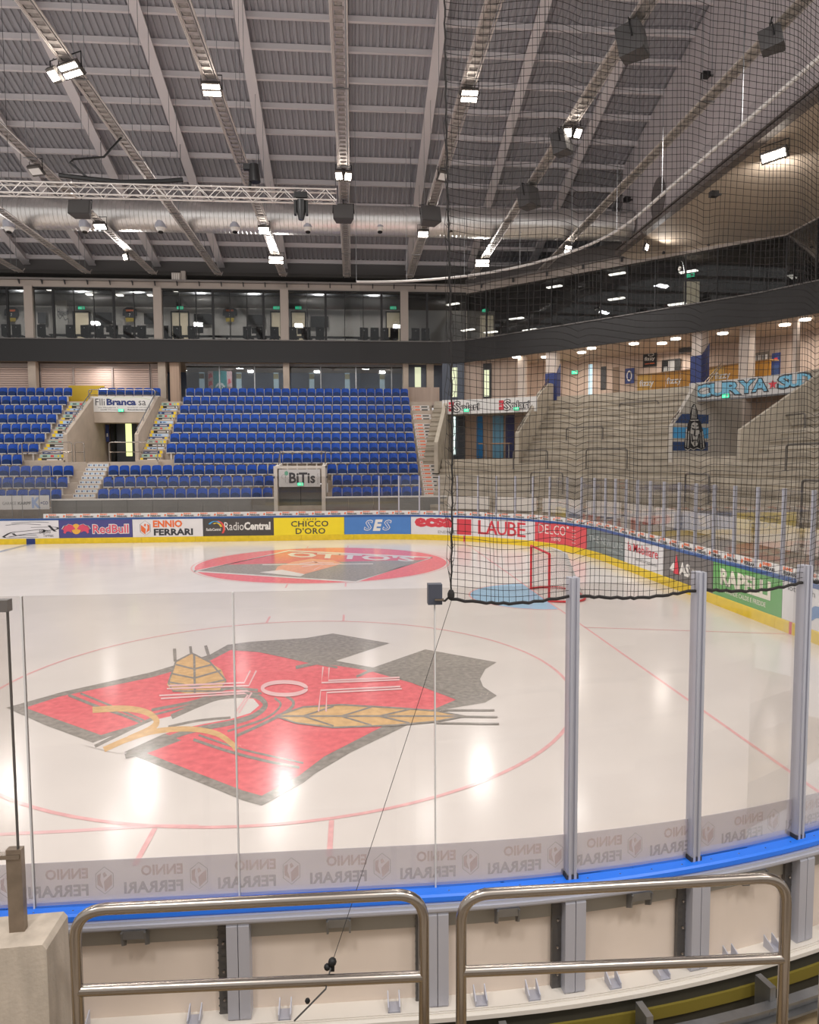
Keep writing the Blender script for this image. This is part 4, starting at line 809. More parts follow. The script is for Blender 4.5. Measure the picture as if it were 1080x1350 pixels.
# corner entrance interior: door with slot window, coloured wall panels, counter
def arc_panel(name, m, a0_, a1_, d, z0, z1, parent):
    b = MB(); sweep(b, rect(d, d+.05, z0, z1), S_of_ang(a0_), S_of_ang(a1_), None, .5); return b.build(name, m, parent)
def aa(px, d, py=575): return math.degrees(ang_at(px, py, d))
arc_panel('door_leaf', MATS['door_anthracite'], aa(583, 9.0), aa(613, 9.0), 9.05, 3.72, 6.25, cw); arc_panel('door_slot_window', emit('daylight_pale', '#cfe0dc', 1.8), aa(593, 9.0), aa(600.5, 9.0), 8.98, 4.0, 6.2, cw)
for p0, p1, hx in ((628, 636, '#1f7ab8'), (649, 663, '#6fa6c4'), (666, 677, '#2d3160')): arc_panel('wall_stripe', mat('stripe_'+hx, hx, .6), aa(p0, 9.0), aa(p1, 9.0), 9.1, 3.8, 6.2, cw)
t = thing('serving_counter', 'narrow wooden ledge in the corner entrance by blue stripes', 'counter', (*arcp(59, 7.4), 3.72)); b = MB(); sweep(b, rect(7.2, 7.6, 4.55, 4.6), S_of_ang(aa(632, 7.4, 589)), S_of_ang(aa(674, 7.4, 589))); b.build('top', mat('counter_wood', '#9c7a5b', .5), t)
b = MB(); x, y = arcp(aa(641, 7.4, 589), 7.4); b.tube([(x, y, 3.72), (x, y, 4.56)], .03, 6); b.build('leg', GALV, t); b = MB(); x, y = arcp(aa(671, 7.4, 589), 7.4); b.tube([(x, y, 3.72), (x, y, 4.56)], .03, 6); b.build('leg', GALV, t)
# sloping hand rails on the entrance walls
for ang, d0, z0, d1, z1, lab in ((54.2, 4.95, 5.25, 9.4, 8.2, 'sloping steel handrail right of the Solari entrance'), (18.2, 4.95, 5.25, 7.6, 7.7, 'sloping steel handrail beside the painted mural wall')):
    t = thing('sloping_handrail', lab, 'railing', (*arcp(ang, d0), z0-.2), 'entrance handrails')
    for o in (0, .14): b = MB(); b.tube([(*arcp(ang, d0), z0-o), (*arcp(ang, d1), z1-o)], .025, 6); b.build('rail', STEEL, t)
    for i in range(4): dd = d0+(d1-d0)*(i+.3)/4; zz = z0+(z1-z0)*(i+.3)/4; b = MB(); b.tube([(*arcp(ang, dd), zz-.3), (*arcp(ang, dd), zz)], .018, 5); b.build('post', STEEL, t)
# crush barriers on the terrace: (pixel left, pixel right, pixel y top, d)
BAR = [(677, 722, 594, 4.4, 'left of the terrace, just right of the Solari landing'), (700, 742, 623, 3.0, 'low at the left end of the terrace'), (747, 795, 563, 6.4, 'in the middle of the left terrace'), (773, 827, 592, 4.6, 'lower middle of the left terrace'), (817, 868, 530, 8.8, 'upper right of the left terrace, near the bar'), (640, 767, 540, 8.6, None), (1022, 1062, 547, 6.6, 'upper barrier right of the graffiti entrance'), (1037, 1110, 585, 4.6, 'middle barrier right of the graffiti entrance'), (1058, 1120, 634, 2.6, 'lowest barrier at the right picture edge'), (904, 935, 625, 3., 'low barrier below the painted mural')]
for p0, p1, py, d, lab in BAR:
    if lab is None: continue
    def pd(px):
        s, z = s_of(px, py, d); return Vector((*trk(s, d), z))
    a, c = pd(p0), pd(p1); zt = (a.z+c.z)/2; zf = 1.5+.2855*int((d-2.0)/.4)
    t = thing('crush_barrier', 'steel hoop crush barrier, '+lab, 'barrier', (*(((a+c)/2)[:2]), zf), 'crush barriers on the terrace')
    b = MB(); b.tube(bend([(a.x, a.y, zf), (a.x, a.y, zt), (c.x, c.y, zt), (c.x, c.y, zf)], .14, 4), .034, 6); b.build('hoop', mat('barrier_steel', '#6c665f', .5, .3), t, True)
    for q in (a, c): b = MB(); b.box(q.x-.06, q.x+.06, q.y-.06, q.y+.06, zf, zf+.02); b.build('foot_plate', GALV, t)

# ------------------------------------------------------------------ concourse behind the corner terrace: columns, back wall, bar
con = struct('wall_concourse', 'beige panelled back wall of the corner concourse')
b = MB(); sweep(b, rect(14.8, 15.0, 7.2, 10.0), S_of_ang(78), SEND, None, 1.2); b.build('back_wall', mat('warm_wall', '#b9a597', .7, 0, (1, .1, (5, 5, .4))), con)
def arc_box(a_px, c_px, py, d, dd, z0, z1, name, m, parent):
    b = MB(); sweep(b, rect(d, d+dd, z0, z1), S_of_ang(aa(a_px, d, py)), S_of_ang(aa(c_px, d, py)), None, .6); return b.build(name, m, parent)
arc_box(583, 612, 500, 11.9, .1, 7.4, 9.7, 'dark_glazing', mat('blue_grey_glazing', '#4b5260', .3), con); arc_box(595, 603, 500, 11.85, .03, 7.6, 9.4, 'slot_window', emit('daylight_green', '#c9cfae', 1.0), con)
arc_box(612, 690, 500, 12.2, .1, 7.3, 9.75, 'back_wall', MATS['warm_wall'], con); arc_box(637, 648, 500, 12.1, .05, 7.5, 9.6, 'window_frame', DGREY, con); arc_box(638.5, 645, 500, 12.06, .03, 7.6, 9.2, 'slot_window', MATS['daylight_green'], con)
arc_box(776, 781, 500, 14.72, .05, 7.4, 9.5, 'slot_window', emit('daylight_blue', '#a9c6d4', 1.0), con); arc_box(792, 799, 494, 14.72, .05, 7.9, 9.3, 'poster', DGREY, con); arc_box(808, 816, 500, 14.72, .05, 7.3, 9.2, 'door_leaf', mat('brown_door', '#84705f', .6), con)
def column(label, px, py0, d, w, z0, z1, wrap):
    a = ang_at(px, py0, d); x, y = arcp(math.degrees(a), d); t = thing('column', label, 'column', (x, y, z0), 'concrete columns of the concourse')
    b = MB(); b.obox((x, y, (z0+z1)/2), (math.sin(a)*w/2, -math.cos(a)*w/2, 0), (math.cos(a)*w/2, math.sin(a)*w/2, 0), (0, 0, (z1-z0)/2)); b.build('shaft', mat('column_pale', '#cdbfb4', .7), t)
    if wrap:
        e = w/2+.015; U = Vector((math.sin(a), -math.cos(a), 0)); N = Vector((-math.cos(a), -math.sin(a), 0)); c = Vector((x, y, 0))
        b = MB(); zt = z0+wrap; b.prism([c+N*e-U*e+Vector((0, 0, z0)), c+N*e+U*e+Vector((0, 0, z0)), c+N*e+U*e+Vector((0, 0, zt)), c+N*e-U*e+Vector((0, 0, zt))], (0, 0, 0), tuple(N*.02)); b.prism([c+N*e+U*e+Vector((0, 0, z0)), c-N*e+U*e+Vector((0, 0, z0)), c-N*e+U*e+Vector((0, 0, zt+.6)), c+N*e+U*e+Vector((0, 0, zt))], (0, 0, 0), tuple(U*.02)); b.build('blue_wrap', NAVY, t)
column('pale column with blue lower wrap left of the terrace stairs', 729, 500, 10.2, .62, 7., 9.8, 1.5); column('pale column with blue lower wrap beside the bar', 923, 475, 10.2, .55, 7., 9.8, 1.6)
column('bare grey column behind the Solari entrance', 689, 490, 11.6, .45, 7.2, 9.8, 0); column('bare grey column between the bar sections', 985, 470, 11.4, .5, 7.2, 9.8, 0); column('plain column under the graffiti banner', 981, 560, 9.0, .45, 3.72, 6.25, 0); column('slim steel column at the right end of the bar', 1050, 460, 12., .2, 7.2, 9.8, 0)
bar = thing('bar_counter', 'orange brown bar counter with white fizzy lettering', 'bar', (*arcp(36, 12.6), 7.2)); OB = mat('bar_orange', '#b9842f', .5, 0, (2, .1))
sb0, sb1 = S_of_ang(aa(840, 12.6, 505)), S_of_ang(aa(1016, 12.6, 490))
k = 9
for i in range(k):
    b = MB(); sweep(b, rect(12.6, 12.66, 7.3, 8.32), sb0+(sb1-sb0)*i/k+.01, sb0+(sb1-sb0)*(i+1)/k-.01, None, .6); b.build('front_panel', OB if i % 5 else mat('bar_yellow', '#c79d4b', .5), bar)
b = MB(); sweep(b, rect(12.5, 13.2, 8.32, 8.37), sb0, sb1, None, .6); b.build('counter_top', mat('bar_top', '#8b6a43', .4), bar)
b = MB(); f = lambda u, v: (*trk(u, 12.58), v)
for px in (853, 889, 953): sc = S_of_ang(aa(px, 12.6, 500)); text(b, 'fizzy', f, sc-.17, sc+.17, 7.6, 8.05, 0, bold=.02)
b.build('lettering', SW, bar)
def wall_sign(label, px0, px1, py0, py1, d, m, draw, mats, nm='poster', cat='poster'):
    s0, s1 = S_of_ang(aa(px0, d, py0)), S_of_ang(aa(px1, d, py0)); zz = []
    for py in (py1, py0): x, y = trk(s0, d); v = ray(px0, py); zz.append(C0[2]+v[2]*(x-C0[0])/v[0])
    t = thing(nm, label, cat, (*trk((s0+s1)/2, d), zz[0])); b = MB(); sweep(b, rect(d, d+.04, zz[0], zz[1]), s0, s1, None, .5); b.build('board', m, t)
    b = MB(); f = lambda u, v: (*trk(s0+(s1-s0)*u, d-.01), zz[0]+(zz[1]-zz[0])*v); draw(b, f)
    if b.v: b.build('lettering', mats, t)
    return t
wall_sign('black fizzy sign on the back wall left of the bar hatch', 848, 866, 465, 484, 14.65, BLACK, lambda b, f: (text(b, 'fizzy', f, .12, .88, .35, .68, 0, bold=.02), stroke(b, arcpts(.6, .8, .2, .1, 0, 360, 14), .05, f, 0), stroke(b, [(.15, .2), (.85, .2)], .04, f, 1)), [SW, ORANGE])
wall_sign('dark blue club jersey hanging beside the bar', 824, 836, 486, 506, 14.6, NAVY, lambda b, f: stroke(b, arcpts(.5, .5, .25, .3, 0, 360, 14), .1, f, 0), [SW], 'jersey', 'jersey')
wall_sign('dark serving hatch behind the orange bar', 873, 897, 475, 490, 14.65, BLACK, lambda b, f: (poly(b, [(.35, 0), (.7, 0), (.7, .9), (.35, .9)], f, 0), poly(b, [(.1, 0), (.3, 0), (.3, .4), (.1, .4)], f, 0)), [GREY], 'serving_hatch', 'hatch')
wall_sign('dark screen above the bar by the pale column', 895, 920, 449, 466, 14.0, DGREY, lambda b, f: None, [SW], 'screen', 'screen')
wall_sign('blue upright drinks fridge at the right end of the bar', 1018, 1029, 466, 498, 14.3, NAVY, lambda b, f: (poly(b, [(.3, .7), (.7, .7), (.7, .8), (.3, .8)], f, 0), poly(b, [(.1, .1), (.9, .1), (.9, .5), (.1, .5)], f, 1)), [RED, mat('fridge_glass', '#3b5180', .3)], 'fridge', 'fridge')
wall_sign('grey shelf unit with cups behind the bar', 990, 1014, 466, 482, 14.4, mat('back_bar_grey', '#6f655c', .6), lambda b, f: [poly(b, [(.05+.19*i, .15), (.17+.19*i, .15), (.17+.19*i, .75), (.05+.19*i, .75)], f, i % 2) for i in range(5)], [SW, GREY], 'shelf_unit', 'shelf')
x, y = arcp(aa(758, 14.6, 491), 14.6); v = ray(758, 491); exit_sign('green exit sign on the concourse back wall', (x, y, C0[2]+v[2]*(x-C0[0])/v[0]), .4, .22, math.radians(aa(758, 14.6))-PI/2)

# ------------------------------------------------------------------ concourse wall behind the top row of seats (shutters, glazing, columns)
bw = struct('wall_concourse_far', 'concourse wall behind the top row of seats')
b = MB(); b.box(XL, 6.2, 38.5, 38.7, 7.2, 10); b.build('back_wall', mat('dark_blue_wall', '#5a6374', .6), bw)
SHM = mat('shutter_pink', '#c3aca0', .55)
for x0, x1 in ((-22, -18.25), (-17.75, -15.9), (-15.8, -13.6), (-13.5, -11.35), (-11.2, -10.7)):
    t = thing('roller_shutter', 'closed pinkish roller shutter, '+{-22: 'leftmost', -17.75: 'right of the first column', -15.8: 'third from the left', -13.5: 'above the Branca banner', -11.2: 'narrow, beside the concrete column'}[x0], 'shutter', ((x0+x1)/2, 34, 7.2), 'roller shutters of the kiosks')
    b = MB(); b.box(x0-.05, x0, 33.9, 34.05, 7.2, 9.7); b.box(x1, x1+.05, 33.9, 34.05, 7.2, 9.7); b.box(x0, x1, 33.9, 34.05, 9.45, 9.7); b.build('frame', mat('shutter_frame', '#9d9089', .5), t)
    for i in range(10): z = 8.1+i*.135; b = MB(); b.prism([(x0, 34.0, z), (x0, 33.97, z+.01), (x0, 33.97, z+.115), (x0, 34.0, z+.128)], (0, 0, 0), (x1-x0, 0, 0)); b.build('slat', SHM, t)
    b = MB(); b.box(x0, x1, 33.96, 34.04, 7.2, 8.1); b.build('counter_front', YEL if x0 == -15.8 else SHM, t)
b = MB(); b.box(-15.9, -13.8, 33.2, 33.25, 7.2, 8.3); b.build('yellow_panel', mat('yellow_wall', '#b99c2c', .6), bw)
for x0, x1, m in ((-18.25, -17.8, 0), (-10.65, -10.2, 0), (-9.95, -9.4, 1), (-3.12, -2.75, 0), (4.3, 4.62, 0)):
    b = MB(); b.box(x0, x1, 33.3, 33.75, 7.2, 9.75); tag(b.build('column', CONC2 if m == 0 else WOODW), {-18.25: 'concrete column between the shutters on the left', -10.65: 'concrete column right of the Branca banner', -9.95: 'reddish timber pier beside the dark glazing', -3.12: 'slim concrete column in the middle of the dark glazing', 4.3: 'slim concrete column at the right end of the dark glazing'}[x0], 'column', 'columns behind the top row of seats')
gz = struct('window_1', 'dark glazing behind the top row of seats'); xs = [-9.15, -7.1, -4.95, -3.1, -.85, 1.35, 3.6, 4.3]
for a, c in zip(xs[:-1], xs[1:]):
    b = MB(); b.box(a+.03, c-.03, 34.0, 34.02, 7.9, 9.6); b.build('pane', DARKGLASS, gz); b = MB(); b.box(c-.03, c+.03, 33.97, 34.05, 7.2, 9.65); b.build('mullion', GALV, gz)
b = MB(); b.box(-9.15, 4.3, 33.95, 34.06, 9.6, 9.75); b.build('head_rail', GALV, gz); b = MB(); b.box(-9.15, 4.3, 33.95, 34.06, 7.2, 7.9); b.build('sill', DGREY, gz)
for i, px in enumerate((266, 315, 364, 411, 458, 504)):
    x = hit(px, 495, 1, 38.45)[0]; b = MB(); b.box(x-.17, x+.17, 38.42, 38.5, 7.6, 9.85); b.build('slot_window', emit('slot_daylight', '#b7c9cc', .9), bw); b = MB(); b.box(x-.17, x+.17, 38.40, 38.42, 9.35, 9.7); b.build('slot_lattice', mat('lattice', '#c0b483', .6), bw)
def hang(label, px0, px1, m, draw, mats):
    x0, x1 = hit(px0, 495, 1, 37.5)[0], hit(px1, 495, 1, 37.5)[0]; t = thing('banner', label, 'banner', ((x0+x1)/2, 37.5, 7.21), 'banners behind the glazing'); b = MB(); b.box(x0, x1, 37.5, 37.53, 7.21, 9.75); b.build('sheet', m, t); b = MB(); f = lambda u, v: (x0+(x1-x0)*u, 37.49, 7.21+2.54*v); draw(b, f); b.build('lettering', mats, t)
hang('teal banner with a round lattice emblem behind the glazing', 281, 299, mat('teal_banner', '#2f8f8f', .6), lambda b, f: (stroke(b, arcpts(.5, .5, .36, .17, 0, 360, 20), .06, f), [stroke(b, [(.25+.13*i, .36), (.45+.13*i, .62)], .04, f) for i in range(4)]), [WHITE])
hang('red and white patterned banner left of the teal one', 274, 281, mat('pinkish_banner', '#c9a7a3', .6), lambda b, f: [poly(b, [(.1, .2+.2*i), (.9, .25+.2*i), (.7, .35+.2*i), (.2, .32+.2*i)], f) for i in range(4)], [RED])
hang('pale red patterned banner right of the teal one', 299, 306, MATS['pinkish_banner'], lambda b, f: [poly(b, [(.2, .15+.25*i), (.8, .2+.25*i), (.6, .3+.25*i), (.3, .3+.25*i)], f) for i in range(3)], [RED])

xg = lambda px: hit(px, 500, 1, 34.)[0]
b = MB(); b.box(4.62, xg(562), 34.0, 34.06, 8.3, 9.75); b.build('dark_panel', MATS['blue_grey_glazing'], bw); b = MB(); b.box(xg(547), xg(555), 33.96, 34.0, 8.35, 9.6); b.build('slot_window', MATS['daylight_green'], bw)
b = MB(); b.box(4.62, 6.6, 33.6, 34.1, 7.2, 8.3); b.build('knee_wall', MATS['warm_wall'], bw); b = MB(); b.box(xg(571), 9., 34.2, 34.3, 7.2, 9.75); b.build('dark_panel', MATS['blue_grey_glazing'], bw)
b = MB(); b.box(xg(562), xg(571), 33.6, 34.0, 8.3, 9.75); tag(b.build('column', CONC2), 'pale column right of the dark glazing above the white stairs', 'column', 'columns behind the top row of seats')
# ------------------------------------------------------------------ upper ring: dark fascia, press gallery, corner gallery
FP = [(-30, 32.8), (6.6, 32.8), (8.0, 32.2), (9.6, 30.7), (11.9, 28.1), (14.4, 25.3), (17, 22.2), (19.2, 19.5), (20.5, 17.2), (20.9, 14), (20.9, -6)]
WPt = [(-30, 33.05), (8.3, 33.3), (12.6, 29.4), (17, 25.4), (21.5, 21.2), (21.6, -6)]
def offp(P, d):
    o = []
    for i in range(len(P)):
        a = Vector(P[max(i-1, 0)]); c = Vector(P[min(i+1, len(P)-1)]); t = (c-a).normalized(); o.append((P[i][0]-t.y*d, P[i][1]+t.x*d))
    return o
def ribbon(P, d0, d1, z0, z1, name, m, parent, joint=False):
    A, B = offp(P, d0), offp(P, d1)
    if joint:
        for i in range(len(P)-1): b = MB(); b.prism([(*A[i], z0), (*A[i+1], z0), (*B[i+1], z0), (*B[i], z0)], (0, 0, z0), (0, 0, z1)); b.build(name, m, parent)
    else:
        b = MB()
        for i in range(len(P)-1): b.prism([(*A[i], z0), (*A[i+1], z0), (*B[i+1], z0), (*B[i], z0)], (0, 0, z0), (0, 0, z1))
        b.build(name, m, parent)
up = struct('wall_gallery', 'dark fascia and concrete beam of the upper gallery')
ribbon(FP, 0, .15, 9.68, 10.98, 'fascia_panel', mat('fascia_black', '#232222', .6), up, True)
ribbon(FP, .15, 14, 9.78, 9.9, 'soffit', mat('gallery_soffit', '#a3907f', .7), up)
ribbon(FP, .02, 14, 10.7, 10.9, 'gallery_floor', DGREY, up)
ribbon(FP, -.06, .25, 10.98, 11.03, 'fascia_cap', mat('fascia_cap', '#6b6764', .5, .3), up)
ribbon(WPt, -.1, .35, 14.06, 14.5, 'head_beam', mat('beam_concrete', '#a99e95', .8), up)
ribbon(WPt, -.3, -.1, 14.44, 14.56, 'gutter', mat('gutter_grey', '#807a76', .5, .3), up)
b = MB(); L = 0
for i in range(26):
    x = -21+i*1.3
    if x < 7: b.prism([(x, 32.95, 14.44), (x, 32.75, 14.44), (x, 32.95, 14.2)], (0, 0, 0), (.06, 0, 0))
for i in range(8):
    t = (i+.5)/8; x = 8.3+t*13; y = 33.2-t*12; b.box(x-.12, x-.02, y-.15, y-.05, 14.2, 14.44)
b.build('gutter_bracket', DGREY, up)
for x in (-17.9, -10.46, -2.95, 4.36): b = MB(); b.box(x-.24, x+.24, 32.9, 33.3, 10.98, 14.1); b.build('column', MATS['beam_concrete'], up)
b = MB(); b.box(-30, 11.5, 37.0, 37.2, 10.9, 13.8); b.build('back_wall', mat('press_wall', '#b5ada6', .8), up)
b = MB(); b.box(-30, 11.5, 37.0, 37.2, 13.8, 15.1); b.box(-30, 9, 33.2, 37.2, 14.9, 15.1); b.build('dark_ceiling', mat('ceiling_dark', '#3a3836', .8), up)
b = MB()
for i in range(3): b.tube([(-30, 34.2+i*.9, 14.55-.05*i), (7, 34.2+i*.9, 14.55-.05*i)], .11, 8)
b.build('ceiling_duct', GALV, up)
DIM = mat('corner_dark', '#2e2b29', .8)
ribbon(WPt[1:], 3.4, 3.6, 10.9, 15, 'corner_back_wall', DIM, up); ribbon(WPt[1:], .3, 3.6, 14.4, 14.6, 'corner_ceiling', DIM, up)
# gallery glazing, bay by bay
wn = 1
MULL = mat('mullion_dark', '#232324', .5, .3)
bays = [(-24, -18.14), (-17.66, -10.7), (-10.22, -3.19), (-2.71, 4.12), (4.6, 8.2)]
nb = (6, 6, 7, 6, 3)
for (x0, x1), n in zip(bays, nb):
    wn += 1; t = struct('window_%d' % wn, 'tall glazing of the press gallery')
    for i in range(n):
        a = x0+(x1-x0)*i/n; c = x0+(x1-x0)*(i+1)/n
        b = MB(); b.box(a+.02, c-.02, 33.05, 33.07, 11.03, 14.06); b.build('pane', PRESSGLASS, t)
        b = MB(); wdt = .09 if (i+wn) % 3 == 0 else .03; b.box(c-wdt, c+wdt*.5, 33.02, 33.12, 11.03, 14.06); b.build('mullion', MULL, t)
    b = MB(); b.box(x0, x1, 33.0, 33.1, 13.98, 14.06); b.build('head_rail', MULL, t)
wn += 1; t = struct('window_%d' % wn, 'dark glazing of the corner gallery')
for (xa, ya), (xb, yb) in zip(WPt[1:-1], WPt[2:]):
    n = 4 if yb > 0 else 12
    for i in range(n):
        a = Vector((xa+(xb-xa)*i/n, ya+(yb-ya)*i/n, 0)); c = Vector((xa+(xb-xa)*(i+1)/n, ya+(yb-ya)*(i+1)/n, 0)); d = (c-a).normalized(); nrm = Vector((d.y, -d.x, 0))
        b = MB(); b.obox((a+c)/2+Vector((0, 0, 12.54)), (c-a)*.49, nrm*.01, (0, 0, 1.52)); b.build('pane', PRESSGLASS, t); b = MB(); b.obox(c+Vector((0, 0, 12.54)), d*.03, nrm*.05, (0, 0, 1.52)); b.build('mullion', MULL, t)
# gallery rooms
def gx_(px, y=36.9, py=420): return hit(px, py, 1, y)
def gbox(name, label, cat, px0, px1, py0, py1, y, th, m, grp=None):
    a = gx_(px0, y, py1); c = gx_(px1, y, py0); t = MB(); t.box(a[0], c[0], y, y+th, a[2], c[2]); return tag(t.build(name, m), label, cat, grp)
CRM = emit('door_cream_glow', '#d8c6a8', .35)  # faint glow put into the doors for the room light on them
for i, (p0, p1, lab) in enumerate(((98, 117, 'lit cream door behind the first gallery bay'), (227, 248, 'lit cream door right of the second gallery column'), (358, 371, 'lit cream door left of the third gallery column'), (385, 402, 'lit cream door right of the third gallery column'), (510, 527, 'lit cream door left of the fourth gallery column'))):
    a = gx_(p0); c = gx_(p1); zt = gx_(p0, 36.9, 412)[2]; t = thing('gallery_door', lab, 'door', ((a[0]+c[0])/2, 36.9, 10.9), 'lit doors in the gallery'); b = MB(); b.box(a[0], c[0], 36.9, 36.95, 10.9, zt); b.build('leaf', CRM, t); b = MB(); b.box(a[0]-.08, a[0], 36.86, 36.95, 10.9, zt+.08); b.box(c[0], c[0]+.08, 36.86, 36.95, 10.9, zt+.08); b.box(a[0], c[0], 36.86, 36.95, zt, zt+.08); b.build('frame', MULL, t)
    e = gx_((p0+p1)/2, 36.8, 406); exit_sign('green exit sign over the '+lab.split(' behind')[0].split(' right')[0].split(' left')[0]+' '+['in the first gallery bay', 'right of the second gallery column', 'left of the third gallery column', 'right of the third gallery column', 'left of the fourth gallery column'][i], tuple(e), .42, .2)
for p0, p1, q0, q1, lab in ((123, 147, 412, 427, 'wall screen in the first gallery bay'), (190, 205, 413, 427, 'wall screen left of the second gallery column'), (256, 279, 414, 427, 'wall screen right of the second lit gallery door'), (326, 349, 415, 428, 'wall screen right of the third gallery jersey'), (410, 433, 417, 431, 'wall screen right of the third gallery column')): gbox('wall_screen', 'dark '+lab, 'screen', p0, p1, q0, q1, 36.85, .08, BLACK, 'screens on the gallery wall')
JN = mat('jersey_navy', '#23252c', .8); JY = mat('jersey_yellow', '#a98f2a', .8)
for px, lab in ((15, 'framed dark jersey at the left picture edge'), (171, 'framed dark jersey left of the second gallery column'), (303, 'framed dark jersey in the middle of the second gallery bay')):
    t = thing('jersey', lab+', yellow hem', 'jersey', tuple(gx_(px, 36.85, 425)), 'jerseys on the gallery wall'); f = lambda u, v: tuple(gx_(px+u, 36.85, 405+v)); b = MB()
    fr = [(-4, 0), (4, 0), (9, 3), (9.5, 11), (6.5, 11.5), (6, 8), (6, 14), (-6, 14), (-6, 8), (-6.5, 11.5), (-9.5, 11), (-9, 3)]; b.prism([f(*q) for q in fr], (0, 0, 0), (0, .06, 0)); b.build('shirt', JN, t)
    b = MB(); b.prism([f(-5.5, 14), f(5.5, 14), f(5.2, 19), f(-5.2, 19)], (0, 0, 0), (0, .05, 0)); b.build('hem', JY, t); b = MB(); g = lambda u, v: tuple(gx_(px+u, 36.80, 405+v)); poly(b, [(-5, 3), (5, 3), (5, 5.5), (-5, 5.5)], g, 0); text(b, '7', lambda u, v: g(-1+2*u, 12-4*v), 0, 1, 0, 1, 1); b.build('print', [ORANGE, WHITE], t)
a = gx_(74); c = gx_(91); t = thing('gallery_board', 'tall pale board with handwriting in the first gallery bay', 'board', ((a[0]+c[0])/2, 35.5, 10.9)); b = MB(); b.box(a[0], c[0], 36.6, 36.65, 10.9, gx_(74, 36.6, 396)[2]); b.build('panel', mat('board_pale', '#aaa49c', .7), t)
b = MB(); f = lambda u, v: tuple(gx_(74+u*17, 36.58, 440-v*40)); text(b, 'Heisem', f, .1, .95, .6, .85, 0); stroke(b, smooth_line([(.1, .65), (.3, .5), (.5, .6), (.7, .45), (.9, .5), (1., .35)]), .025, f, 0); b.build('handwriting', INK, t)
gbox('poster', 'small dark poster left of the handwriting board', 'poster', 50, 60, 412, 426, 36.85, .05, DGREY)
# desks with seats along the glass
CH = mat('gallery_chair_black', '#1e1e20', .6)
def make_chair():
    t = thing('office_chair', '', 'chair', (0, 0, 0)); b = MB(); b.box(-.26, .26, -.04, .04, .5, 1.12); b.build('backrest', CH, t); b = MB(); b.box(-.27, .27, -.02, .45, .42, .5); b.build('seat', CH, t); b = MB(); b.tube([(0, .2, 0), (0, .2, .44)], .04, 6); b.build('post', CH, t)
    b = MB(); b.sphere((0, -.05, .95), .035, 8); b.build('badge', SW, t); return t
ch0 = make_chair(); first = True
for n, px in enumerate((8, 22, 55, 93, 112, 131, 150, 168, 187, 217, 234, 253, 326, 344, 362, 386, 404, 422, 480, 494, 507, 520, 533, 548, 561)):
    lab = 'black gallery chair behind the glass, '+ORD[n]+' counted from the left'; p_ = (gx_(px, 33.9, 440)[0], 33.9, 10.9)
    if first: ch0.location = p_; tag(ch0, lab, 'chair', 'chairs behind the gallery glass'); first = False
    else: put(ch0, p_, random.uniform(-.3, .3), lab)['group'] = 'chairs behind the gallery glass'
ch0['group'] = 'chairs behind the gallery glass'
for n, (x0, x1) in enumerate(((-17.4, -11), (-10, -3.4), (-2.5, 3.9))):
    b = MB(); b.box(x0, x1, 34.4, 34.9, 11.5, 11.56)
    for q in (x0+.1, (x0+x1)/2, x1-.1): b.box(q-.04, q+.04, 34.5, 34.8, 10.9, 11.5)
    tag(b.build('desk', DGREY), 'long dark desk behind the glass in the '+ORD[n]+' full gallery bay', 'desk', 'gallery desks')
for n, px in enumerate((118, 146, 176, 262, 338, 398)):
    a = gx_(px, 34.6, 435); t = thing('monitor', 'black monitor standing on the gallery desks, '+ORD[n]+' from the left', 'monitor', (a[0], 34.6, 11.56), 'monitors on the gallery desks'); b = MB(); b.box(a[0]-.28, a[0]+.28, 34.6, 34.63, 11.72, 12.08); b.build('display', BLACK, t); b = MB(); b.box(a[0]-.03, a[0]+.03, 34.6, 34.66, 11.57, 11.75); b.box(a[0]-.12, a[0]+.12, 34.55, 34.7, 11.56, 11.58); b.build('foot', BLACK, t)
LMP = emit('gallery_lamp', '#fff4e6', 5.)
for n, (px, py, w_) in enumerate(((64, 382.5, 5), (118, 389, 8), (158, 390, 8), (198, 390, 6), (232, 384, 7), (198, 390, 0))):
    if not w_: continue
    a = gx_(px-w_/2, 35.6, py); c = gx_(px+w_/2, 35.6, py); z = a[2]; b = MB(); b.box(a[0], c[0], 35.4, 35.75, z, z+.06); tag(b.build('ceiling_lamp', LMP), 'small lit ceiling lamp in the gallery, '+ORD[n]+' from the left', 'lamp', 'gallery ceiling lamps')
# corner gallery: lit door leaves, lamps
for px0, px1, py0, py1, dd, lab in ((633, 650, 416, 446, 3.2, 'pale lit door in the dark corner gallery, left one'), (902, 922, 371, 405, 3.2, 'pale lit door in the dark corner gallery, right one')):
    P_ = offp(WPt[1:], dd); 
    def onw(px, py):
        best = None; v = ray(px, py)
        for (xa, ya), (xb, yb) in zip(P_[:-1], P_[1:]):
            ex, ey = xb-xa, yb-ya; den = v[0]*ey-v[1]*ex
            if abs(den) < 1e-9: continue
            t_ = ((xa-C0[0])*ey-(ya-C0[1])*ex)/den; u = ((xa-C0[0])*v[1]-(ya-C0[1])*v[0])/den
            lo_, hi_ = (-3 if (xa, ya) == P_[0] else -.02), (1.02)
            if t_ > 0 and lo_ <= u <= hi_ and (best is None or t_ < best): best = t_
        return Vector(C0+v*best)
    q = [onw(px0, py1), onw(px1, py1), onw(px1, py0), onw(px0, py0)]; q[1].z = q[0].z = 10.9; b = MB(); b.prism(q, (0, 0, 0), (.06, .06, 0)); tag(b.build('gallery_door', CRM), lab, 'door', 'lit doors in the gallery')
    m_ = (q[2]+q[3])/2; exit_sign('green exit sign over the '+('left' if px0 < 700 else 'right')+' corner gallery door', (m_.x-.1, m_.y-.1, m_.z+.3), .45, .22, -PI/4)
